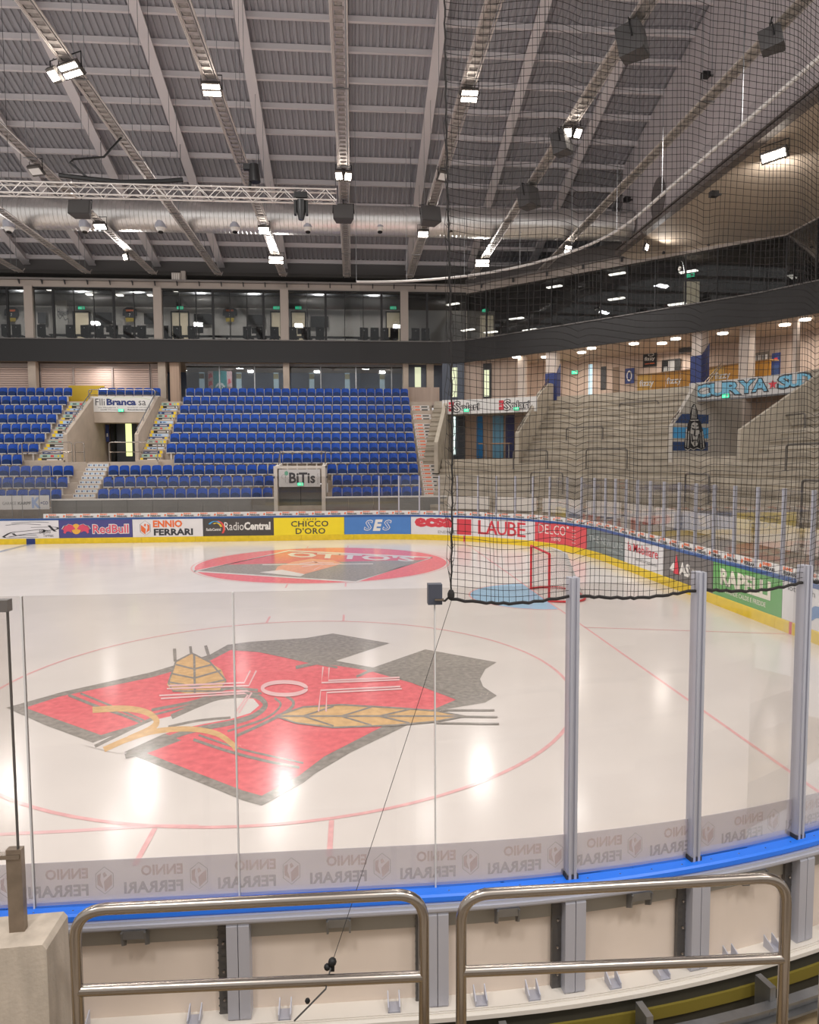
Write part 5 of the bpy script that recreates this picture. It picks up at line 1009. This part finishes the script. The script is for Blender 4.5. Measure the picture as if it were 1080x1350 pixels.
for n, (px, py) in enumerate(((597, 401), (617, 435), (647, 438), (681, 420), (699, 435), (731, 378), (814, 361), (813, 394), (908, 358), (893, 401))):
    P_ = offp(WPt[1:], 2.0); q = onw(px, py); b = MB(); b.obox(q, (.34, -.3, 0), (.1, .1, 0), (0, 0, .03)); tag(b.build('ceiling_lamp', LMP), 'small lit strip lamp in the corner gallery, '+ORD[n]+' from the left', 'lamp', 'corner gallery lamps')
# downlights under the corner gallery
for n, (px, py) in enumerate(((619, 478.5), (654, 478.5), (681, 470.5), (719, 470.5), (767, 464.5), (761, 477.5), (780, 459), (836, 453), (873, 452.5), (891, 446.5), (953, 439.5), (1035, 428), (1062, 421))):
    h = hit(px, py, 2, 9.76); b = MB(); b.tube([(h[0], h[1], 9.72), (h[0], h[1], 9.79)], .24, 12); tag(b.build('downlight', PANEL_L), 'round downlight under the corner gallery, '+ORD[n]+' from the left', 'lamp', 'downlights under the corner gallery')

# ------------------------------------------------------------------ goal-end gable wall and soffit
ZR = lambda y: 15.8+.293*(35-y)
ge = struct('wall_gable', 'pale grey gable wall over the goal end with a cream soffit')
GM = mat('gable_panel', '#c6bdbe', .7, 0, (.6, .06)); gy = [25.9-3.7*i for i in range(12)]
for a, c in zip(gy[:-1], gy[1:]):
    b = MB(); b.prism([(15.35, a-.012, 14.62), (15.35, c+.012, 14.62), (15.35, c+.012, ZR(c)+.4), (15.35, a-.012, ZR(a)+.4)], (0, 0, 0), (.25, 0, 0)); b.build('wall_panel', GM, ge)
b = MB(); b.box(15.05, 15.4, -15, 26.1, 14.46, 14.62); b.box(15.1, 15.2, -15, 26.1, 14.75, 14.82); b.build('gutter_rail', mat('gutter_brown', '#6e645e', .5), ge)
b = MB(); b.prism([(15.35, 26.1, 14.47), (15.35, -15, 14.47), (21.7, -15, 14.1), (21.7, 21.2, 14.1), (16.4, 26.1, 14.1)], (0, 0, 0), (0, 0, .3)); b.build('soffit', mat('soffit_cream', '#b8a793', .7), ge)
b = MB(); b.prism([(8.2, 33.4, 14.5), (15.4, 26.2, 14.5), (15.4, 26.2, 15.2), (8.2, 33.4, 15.2)], (0, 0, 0), (.2, .2, 0)); b.build('corner_wall', mat('corner_wall_dark', '#5c5856', .7), ge)
b = MB(); b.box(-32, 17, 35.0, 35.2, 14.4, 17.4); b.box(16.6, 16.8, 25.5, 35, 14.4, 19.6); b.build('rear_wall', MATS['corner_wall_dark'], ge)
b = MB(); h = hit(867, 262, 0, 15.3)
vs = [(15.3, h[1]+.75*math.cos(2*PI*i/24), h[2]+.95*math.sin(2*PI*i/24)) for i in range(24)]; b.prism(vs, (0, 0, 0), (.06, 0, 0)); b.build('round_hatch', mat('hatch_grey', '#6d6665', .6), ge)
h = hit(890, 180, 0, 15.3)
for n, (px, py) in enumerate(((932, 99), (828, 263), (943, 256))):
    h = hit(px, py, 0, 15.1); t = thing('camera_unit', 'small black camera on the gable wall, '+['upper', 'left', 'lower right'][n]+' one', 'camera', tuple(h), 'small units on the gable wall'); b = MB(); b.box(h[0]-.2, h[0]+.1, h[1]-.13, h[1]+.13, h[2]-.1, h[2]+.1); b.build('body', BLACK, t); b = MB(); b.box(h[0], h[0]+.25, h[1]-.03, h[1]+.03, h[2]-.04, h[2]+.02); b.build('bracket', BLACK, t)

# ------------------------------------------------------------------ roof: girders, purlins, corrugated deck
roof = struct('ceiling', 'sloping steel roof with pale girders, purlins and corrugated deck'); XG = [.85+3.92*k for k in range(-8, 4)]
def rz(y): return ZR(y)
sl = Vector((0, 1, -.293)).normalized(); nrm = Vector((0, .293, 1)).normalized()
g0 = None
for x in XG:
    ya, yb = -12, 34.9
    if g0 is None:
        b = MB(); a = Vector((0, ya, rz(ya))); c = Vector((0, yb, rz(yb))); m_ = (a+c)/2; b.obox(m_+nrm*.02, (c-a)/2, (.22, 0, 0), nrm*.02); b.obox(m_+nrm*.4, (c-a)/2, (.11, 0, 0), nrm*.38); b.obox(m_+nrm*.8, (c-a)/2, (.22, 0, 0), nrm*.02); g0 = b.build('girder', ROOFM, roof); g0.location.x = x
    else: q = g0.copy(); COL.objects.link(q); q.location.x = x
PY = [34.6, 32.92, 31.01, 29.2, 27.42, 25.7, 24.03, 22.47, 20.96, 19.45, 18.08]
while PY[-1] > -10: PY.append(PY[-1]-1.42)
p0 = None
for y in PY:
    if p0 is None: b = MB(); b.obox((-8., 0, .01), (24, 0, 0), (0, .07, 0), (0, 0, .012)); b.obox((-8., 0, .13), (24, 0, 0), (0, .02, 0), (0, 0, .12)); p0 = b.build('purlin', ROOFM, roof); q = p0
    else: q = p0.copy(); COL.objects.link(q)
    q.location = (0, y, rz(y)+.18)
# corrugated deck bays
DKs = {}
for a, c in zip(PY[:-1], PY[1:]):
    for x in XG[:-1]+[XG[-1]]:
        key = round(a-c, 2)
        if key not in DKs:
            L = a-c; b = MB(); n = 14; pitch = 3.92/n; pr = []
            for i in range(n):
                o = i*pitch; pr += [(o, 0), (o+pitch*.42, 0), (o+pitch*.5, .075), (o+pitch*.92, .075)]
            pr.append((3.92, 0)); v = []
            for X_, Z_ in pr: v += [(X_, 0, Z_), (X_, -L, Z_+.293*L)]
            b.add(v, [(2*i, 2*i+1, 2*i+3, 2*i+2) for i in range(len(pr)-1)]); DKs[key] = b.build('deck_panel', DECK, roof); q = DKs[key]
        else: q = DKs[key].copy(); COL.objects.link(q)
        q.location = (x, a, rz(a)+.44)

# ------------------------------------------------------------------ things hung under the roof
ZTR = 14.6
TPOS = ['far left, partly out of the picture', 'second from the left', 'third from the left, by a lit floodlight pair', 'running to the bright upper left floodlight', 'fourth line left of centre', 'in the middle of the roof', 'right of the middle line', 'behind the net, left one', 'closest to the gable wall']
def make_tray():
    t = thing('cable_tray', '', 'cable tray', (0, 0, ZTR)); O = Vector((0, 0, 0)); ya, yb = 1., 31.9
    b = MB()
    for sx in (-.13, .13): b.box(sx-.012, sx+.012, ya, yb, ZTR-.04, ZTR+.06)
    b.build('side_rail', TRAYM, t); b = MB()
    for i in range(int((yb-ya)/.32)): y = ya+.32*i; b.box(-.13, .13, y, y+.14, ZTR-.035, ZTR-.02)
    tag(b.build('rung', TRAYM, t), None, None, None, 'stuff'); b = MB()
    for sx in (-.21, -.17, .2): b.tube([(sx, ya, ZTR-.02), (sx, yb-.3, ZTR-.02), (sx, yb, ZTR+.2)], .028, 6)
    b.build('conduit', mat('conduit_pale', '#c4bdb8', .45, .4), t)
    b = MB(); b.box(-.1, .1, ya, yb, ZTR-.015, ZTR+.03); b.build('cable_bundle', mat('cable_grey', '#8c8783', .6, 0, (14, .3)), t)
    for y in (5, 10.5, 16, 21.5, 27, 31): b = MB(); b.box(-.25, .25, y-.02, y+.02, ZTR-.06, ZTR-.03); b.tube([(.15, y, ZTR), (.15, y, rz(y)+.2)], .012, 4); b.tube([(-.15, y, ZTR), (-.15, y, rz(y)+.2)], .012, 4); b.build('hanger', GALV, t)
    return t
tr0 = make_tray()
for i, x in enumerate(TX):
    lab = 'silver cable tray under the roof, '+TPOS[i]
    if i == 0: tr0.location.x = x; tag(tr0, lab, 'cable tray', 'cable trays under the roof')
    else: put(tr0, (x, 0, ZTR), 0, lab)
# big spiral duct
dz, dr, dy_ = 15.45, .7, 24.6
duct = thing('ventilation_duct', 'large galvanised ventilation duct running across the roof', 'duct', (-8, dy_, dz-dr)); DM = mat('duct_metal', '#e2dfdc', .34, .85, (3, .08, (20, 1, 1)))
xs = [15.2-3.7*i for i in range(13)]
for a, c in zip(xs[1:], xs[:-1]):
    b = MB(); n = 20; pts = []; rad = []
    k = 18
    for i in range(k): pts += [(a+(c-a)*i/k, dy_, dz), (a+(c-a)*(i+.93)/k, dy_, dz)]; rad += [dr, dr+.012]
    b.tube(pts+[(c, dy_, dz)], rad+[dr], 24, None, False); b.build('duct_section', DM, duct, True)
    b = MB(); b.tube([(c-.04, dy_, dz), (c+.04, dy_, dz)], dr+.03, 24); b.build('flange', DM, duct, True)
    b = MB(); b.tube([(c, dy_, dz+dr), (c, dy_, rz(dy_)+.2)], .02, 5); b.build('hanger', GALV, duct)
# round nozzle heads under the duct
for n, px in enumerate((12, 112, 212, 310, 406, 501, 594, 686, 778)):
    h = hit(px, 300, 1, dy_-.35); t = thing('duct_nozzle', 'small silver nozzle under the duct, '+ORD[n]+' from the left', 'air nozzle', (h[0], h[1], h[2]-.3), 'nozzles under the duct')
    b = MB(); b.tube([(h[0], h[1], dz-dr+.15), (h[0], h[1], h[2]+.22)], .12, 8); b.tube([(h[0], h[1], h[2]+.28), (h[0], h[1], h[2]-.02)], .27, 14); b.build('body', ALU, t, True); b = MB(); b.tube([(h[0], h[1], h[2]-.02), (h[0], h[1]-.02, h[2]-.2)], [.24, .14], 14); b.build('cone', WHITE, t, True); b = MB(); b.tube([(h[0], h[1]-.02, h[2]-.2), (h[0], h[1]-.03, h[2]-.24)], .12, 12); b.build('outlet', BLACK, t)
# lighting truss
yT = 14.; tz = 12.97; tw = .36; tx0, tx1 = -14.5, .62
tru = thing('lighting_truss', 'long silver lattice lighting truss hanging below the roof', 'truss', (-6, yT, tz-tw)); TM = mat('truss_alu', '#d8d2cc', .35, .6)
for y, z in ((yT, tz), (yT, tz-tw), (yT+tw, tz), (yT+tw, tz-tw)): b = MB(); b.tube([(tx0, y, z), (tx1, y, z)], .028, 8); b.build('chord', TM, tru, True)
n = int((tx1-tx0)/.36); b = MB()
for i in range(n):
    a, c = tx0+.36*i, tx0+.36*(i+1); u, d = (tz, tz-tw) if i % 2 else (tz-tw, tz)
    for y in (yT, yT+tw): b.tube([(a, y, u), (c, y, d)], .013, 5)
    b.tube([(a, yT if i % 2 else yT+tw, tz), (c, yT+tw if i % 2 else yT, tz)], .012, 4); b.tube([(a, yT if i % 2 else yT+tw, tz-tw), (c, yT+tw if i % 2 else yT, tz-tw)], .012, 4)
tag(b.build('lacing', TM, tru), None, None, None, 'stuff')
for x in (tx1, -3.6, -8.2, -12.8): b = MB(); b.box(x-.02, x+.02, yT-.03, yT+tw+.03, tz-tw-.03, tz-tw+.02); b.box(x-.02, x+.02, yT-.03, yT+tw+.03, tz-.02, tz+.03); b.build('end_frame', TM, tru)
for x in (-10.3, -5.6, -2.6): b = MB(); b.tube([(x, yT+.18, tz), (x, yT+.18, rz(yT)+.2)], .008, 4); b.build('suspension_cable', DGREY, tru)
# cable hank lying on the truss
t = thing('cable_loom', 'thick black cable loom looping onto the truss', 'cable', tuple(hit(160, 240, 1, yT+.1)))
b = MB(); pl = [hit(px, py, 1, yT+.2) for px, py in ((163, 178), (137, 207), (97, 210), (92, 214), (120, 238), (160, 240))]; b.tube(pl, .035, 6); b.build('hanging_loop', BLACK, t, True)
b = MB(); b.tube([hit(px, py, 1, yT+.2) for px, py in ((78, 231), (120, 236), (160, 240), (215, 239), (241, 237))], .075, 6); b.build('bundle', BLACK, t, True)
# moving head stage lights
def moving_head(label, px, py, up, y):
    h = Vector(hit(px, py, 1, y)); t = thing('moving_head_light', label, 'stage light', tuple(h-Vector((0, 0, .4))), 'stage lights on the truss'); s = 1 if up else -1
    b = MB(); b.box(h.x-.22, h.x+.22, h.y-.18, h.y+.18, h.z-s*.34-.09, h.z-s*.34+.09); b.build('base', BLACK, t)
    b = MB(); b.box(h.x-.24, h.x-.16, h.y-.09, h.y+.09, h.z-.3, h.z+.25); b.box(h.x+.16, h.x+.24, h.y-.09, h.y+.09, h.z-.3, h.z+.25); b.build('yoke', BLACK, t)
    b = MB(); b.tube([(h.x, h.y, h.z-s*.2), (h.x, h.y, h.z+s*.12), (h.x, h.y-.02, h.z+s*.45)], [.17, .17, .1], 10); b.build('head', mat('stage_light_black', '#1d1c1c', .4), t, True); b = MB(); b.tube([(h.x, h.y-.02, h.z+s*.45), (h.x, h.y-.02, h.z+s*.47)], .085, 10); b.build('lens', mat('lens_dark', '#44464a', .1), t)
moving_head('black moving head stage light hanging from the truss', 397, 272, False, yT+.1)
h = Vector(hit(330, 229, 1, yT+.15)); t = thing('moving_head_light', 'black stage light standing sideways on the truss', 'stage light', tuple(h-Vector((0, 0, .3))), 'stage lights on the truss')
b = MB(); b.box(h.x-.22, h.x+.1, h.y-.1, h.y+.1, h.z+.12, h.z+.3); b.build('base', BLACK, t); b = MB(); b.tube([h+Vector((.12, 0, .3)), h+Vector((.15, 0, -.28))], [.17, .2], 10); b.build('head', MATS['stage_light_black'], t, True); b = MB(); b.tube([h+Vector((0, 0, -.1)), h+Vector((-.02, 0, -.5))], .05, 6); b.build('clamp', BLACK, t)
# loudspeakers
def speaker(label, px, py, z, w, hgt, dep, rot, tilt):
    h = Vector(hit(px, py, 2, z)); t = thing('loudspeaker', label, 'loudspeaker', tuple(h-Vector((0, 0, hgt/2))), 'loudspeakers under the roof')
    M_ = Matrix.Rotation(rot, 3, 'Z') @ Matrix.Rotation(tilt, 3, 'X'); X, Y, Z = M_ @ Vector((1, 0, 0)), M_ @ Vector((0, 1, 0)), M_ @ Vector((0, 0, 1))
    b = MB(); b.prism([h-X*w/2-Y*dep/2-Z*hgt/2, h+X*w/2-Y*dep/2-Z*hgt/2, h+X*w*.36+Y*dep/2-Z*hgt*.4, h-X*w*.36+Y*dep/2-Z*hgt*.4], (0, 0, 0), tuple(Z*hgt)); b.build('cabinet', mat('speaker_grey', '#4b4949', .6), t)
    b = MB(); b.obox(h-Y*(dep/2+.012), X*w*.47, Y*.01, Z*hgt*.45); b.build('grille', mat('speaker_grille', '#5a5857', .7), t)
    b = MB(); b.tube([h-X*w*.52-Y*.1, h-X*w*.52+Z*hgt*.62-Y*.1, h+X*w*.52+Z*hgt*.62-Y*.1, h+X*w*.52-Y*.1], .02, 5); b.tube([h+Z*hgt*.6, h+Vector((0, 0, ZTR-h.z))], .02, 5); b.build('yoke', BLACK, t)
speaker('dark loudspeaker hanging under the truss at the left', 107, 277, 13.9, .85, .62, .5, 0, -.25); speaker('dark loudspeaker on the middle cable tray', 453, 283, 13.95, .85, .66, .5, 0, -.2); speaker('dark loudspeaker turned away just left of the net edge', 566, 286, 13.95, .85, .7, .55, .25, -.25)
speaker('loudspeaker behind the net in front of the duct', 696, 262, 14., .75, .8, .6, .7, -.2); speaker('large loudspeaker high up behind the net', 833, 58, 14., .62, .75, .6, .9, -.2); speaker('loudspeaker behind the net below the small floodlight pair', 740, 191, 14., .55, .7, .5, .8, -.2); speaker('loudspeaker in front of the gable wall', 1017, 55, 14., .5, .5, .5, .9, -.2)
# floodlights (fixture; the lamps themselves are the area lights above)
def flood(label, px, py, z, rot, tilt, w=.55, bars=2, lit=True):
    h = Vector(hit(px, py, 2, z)); t = thing('floodlight', label, 'floodlight', tuple(h-Vector((0, 0, .2))), 'floodlights on the cable trays')
    M_ = Matrix.Rotation(rot, 3, 'Z') @ Matrix.Rotation(tilt, 3, 'X'); X, Y, Z = M_ @ Vector((1, 0, 0)), M_ @ Vector((0, 1, 0)), M_ @ Vector((0, 0, 1))   # lamp shines along -Y
    b = MB(); b.obox(h+Y*.06, X*w/2, Y*.06, Z*.2); b.build('housing', mat('flood_housing', '#55514e', .5, .3), t)
    for i in range(bars): zz = .2*(2*(i+.5)/bars-1); b = MB(); b.obox(h-Y*.005+Z*zz, X*w*.44, Y*.008, Z*(.2/bars*.62)); b.build('led_bar', LED if lit else SW, t)
    b = MB(); b.tube([h-X*w*.54+Y*.05, h-X*w*.54+Vector((0, 0, .4))+Y*.05, h+X*w*.54+Vector((0, 0, .4))+Y*.05, h+X*w*.54+Y*.05], .018, 5); b.build('yoke', BLACK, t)
    b = MB(); b.tube([h+Vector((0, 0, .4))+Y*.05, Vector((h.x, h.y, max(ZTR, h.z+.45)))], .03, 5); b.build('mount', GALV, t); return h
flood('brightest floodlight at the upper left of the roof', 93, 93, 14.3, -.5, .9, .7); flood('small side lamp beside the brightest floodlight', 71, 100, 14.2, -.5, .9, .3, 1)
flood('lit floodlight on the tray left of the middle', 279, 119, 14.3, 0, 1.0, .55); flood('lit floodlight just behind the left edge of the net', 619, 127, 14.3, 0, 1.0, .52)
flood('left lamp of the pair on the middle tray', 447, 232, 14.3, -.2, .8, .26, 1); flood('right lamp of the pair on the middle tray', 459, 233, 14.3, .2, .8, .26, 1)
flood('left lamp of the pair behind the net', 749, 175, 14.3, -.3, .7, .24, 1); flood('right lamp of the pair behind the net', 762, 176, 14.3, .3, .7, .24, 1)
flood('lit floodlight below the left loudspeaker', 132, 299, 14.3, -.1, 1.05, .55, 1); flood('lit floodlight in front of the duct left of the middle tray', 348, 304, 14.3, 0, 1.0, .5); flood('lit floodlight below the middle loudspeaker pair', 558, 309, 14.3, 0, 1.1, .5)
flood('bright far floodlight above the press gallery, left of the middle', 364, 343, 14.3, .1, .35, .8); flood('star bright small far floodlight at the left', 165, 339, 14.3, -.6, .3, .3, 1); flood('bright far floodlight just right of the net edge', 636, 347, 14.3, -.05, .35, .8)
flood('far floodlight in the corner behind the net', 749, 329, 14.2, .3, .35, .4); flood('lamp under the cream soffit, farther one', 853, 326, 14.05, .8, .3, .35, 1); flood('long lamp under the cream soffit, nearer one', 1020, 205, 14.0, -1.0, .5, .9, 1)
flood('unlit pale floodlight on the second tray', 47, 226, 14.2, -.3, 1.0, .5, 1, False); flood('unlit small lamp behind the net on the tray', 584, 233, 14.2, .4, .8, .35, 1, False)
# curved net track
tk = thing('net_track', 'white curved tube carrying the far safety net around the goal end', 'track', (*trk(5, 1.), 12.)); sA = s_of(470, 372, 1.)[0]; TS = srange(sA, 0, .6)[:-1]+srange(0, S1, .5)[:-1]+srange(S1, S2, 1.)
if sA >= 0: TS = srange(sA, S1, .5)[:-1]+srange(S1, S2+2, 1.)
b = MB(); b.tube([(*trk(s, 1.), 12.) for s in TS], .055, 8); b.build('tube', mat('track_white', '#d8d3ce', .4), tk, True)
for i, s in enumerate(TS[::5]):
    x, y = trk(s, 1.); b = MB(); b.tube([(x, y, 12.), (x, y, rz(min(y, 34))+.2)], .014, 4); b.build('drop_rod', GALV, tk)
fn = MB(); P2 = srange(max(sA, .0), SPE, .5)
v = [(*trk(s, .6), z) for s in P2 for z in (2.95, 11.95)]; fn.add(v, [(2*i, 2*i+1, 2*i+3, 2*i+2) for i in range(len(P2)-1)]); tag(fn.build('safety_net', veil('fine_far_net', '#2a2624', .13)), 'fine far safety net hanging from the white track behind the goal', 'net', None, 'stuff')
# small box on the gallery beam
h = Vector(hit(236, 358, 1, 33.2)); t = thing('ventilation_unit', 'small pale ventilation box on the gallery beam', 'box unit', (h.x, h.y, 14.5)); b = MB(); b.box(h.x-.4, h.x+.12, h.y-.2, h.y+.2, 14.5, 15.0); b.build('casing', mat('unit_pale', '#b5aca4', .6), t); b = MB(); b.box(h.x+.16, h.x+.42, h.y-.22, h.y+.2, 14.52, 15.1); b.build('filter_box', mat('unit_pale2', '#a69e97', .6), t)
for i in range(4): b = MB(); b.box(h.x-.38+.12*i, h.x-.33+.12*i, h.y-.22, h.y-.2, 14.55, 14.95); b.build('fin', WHITE, t)
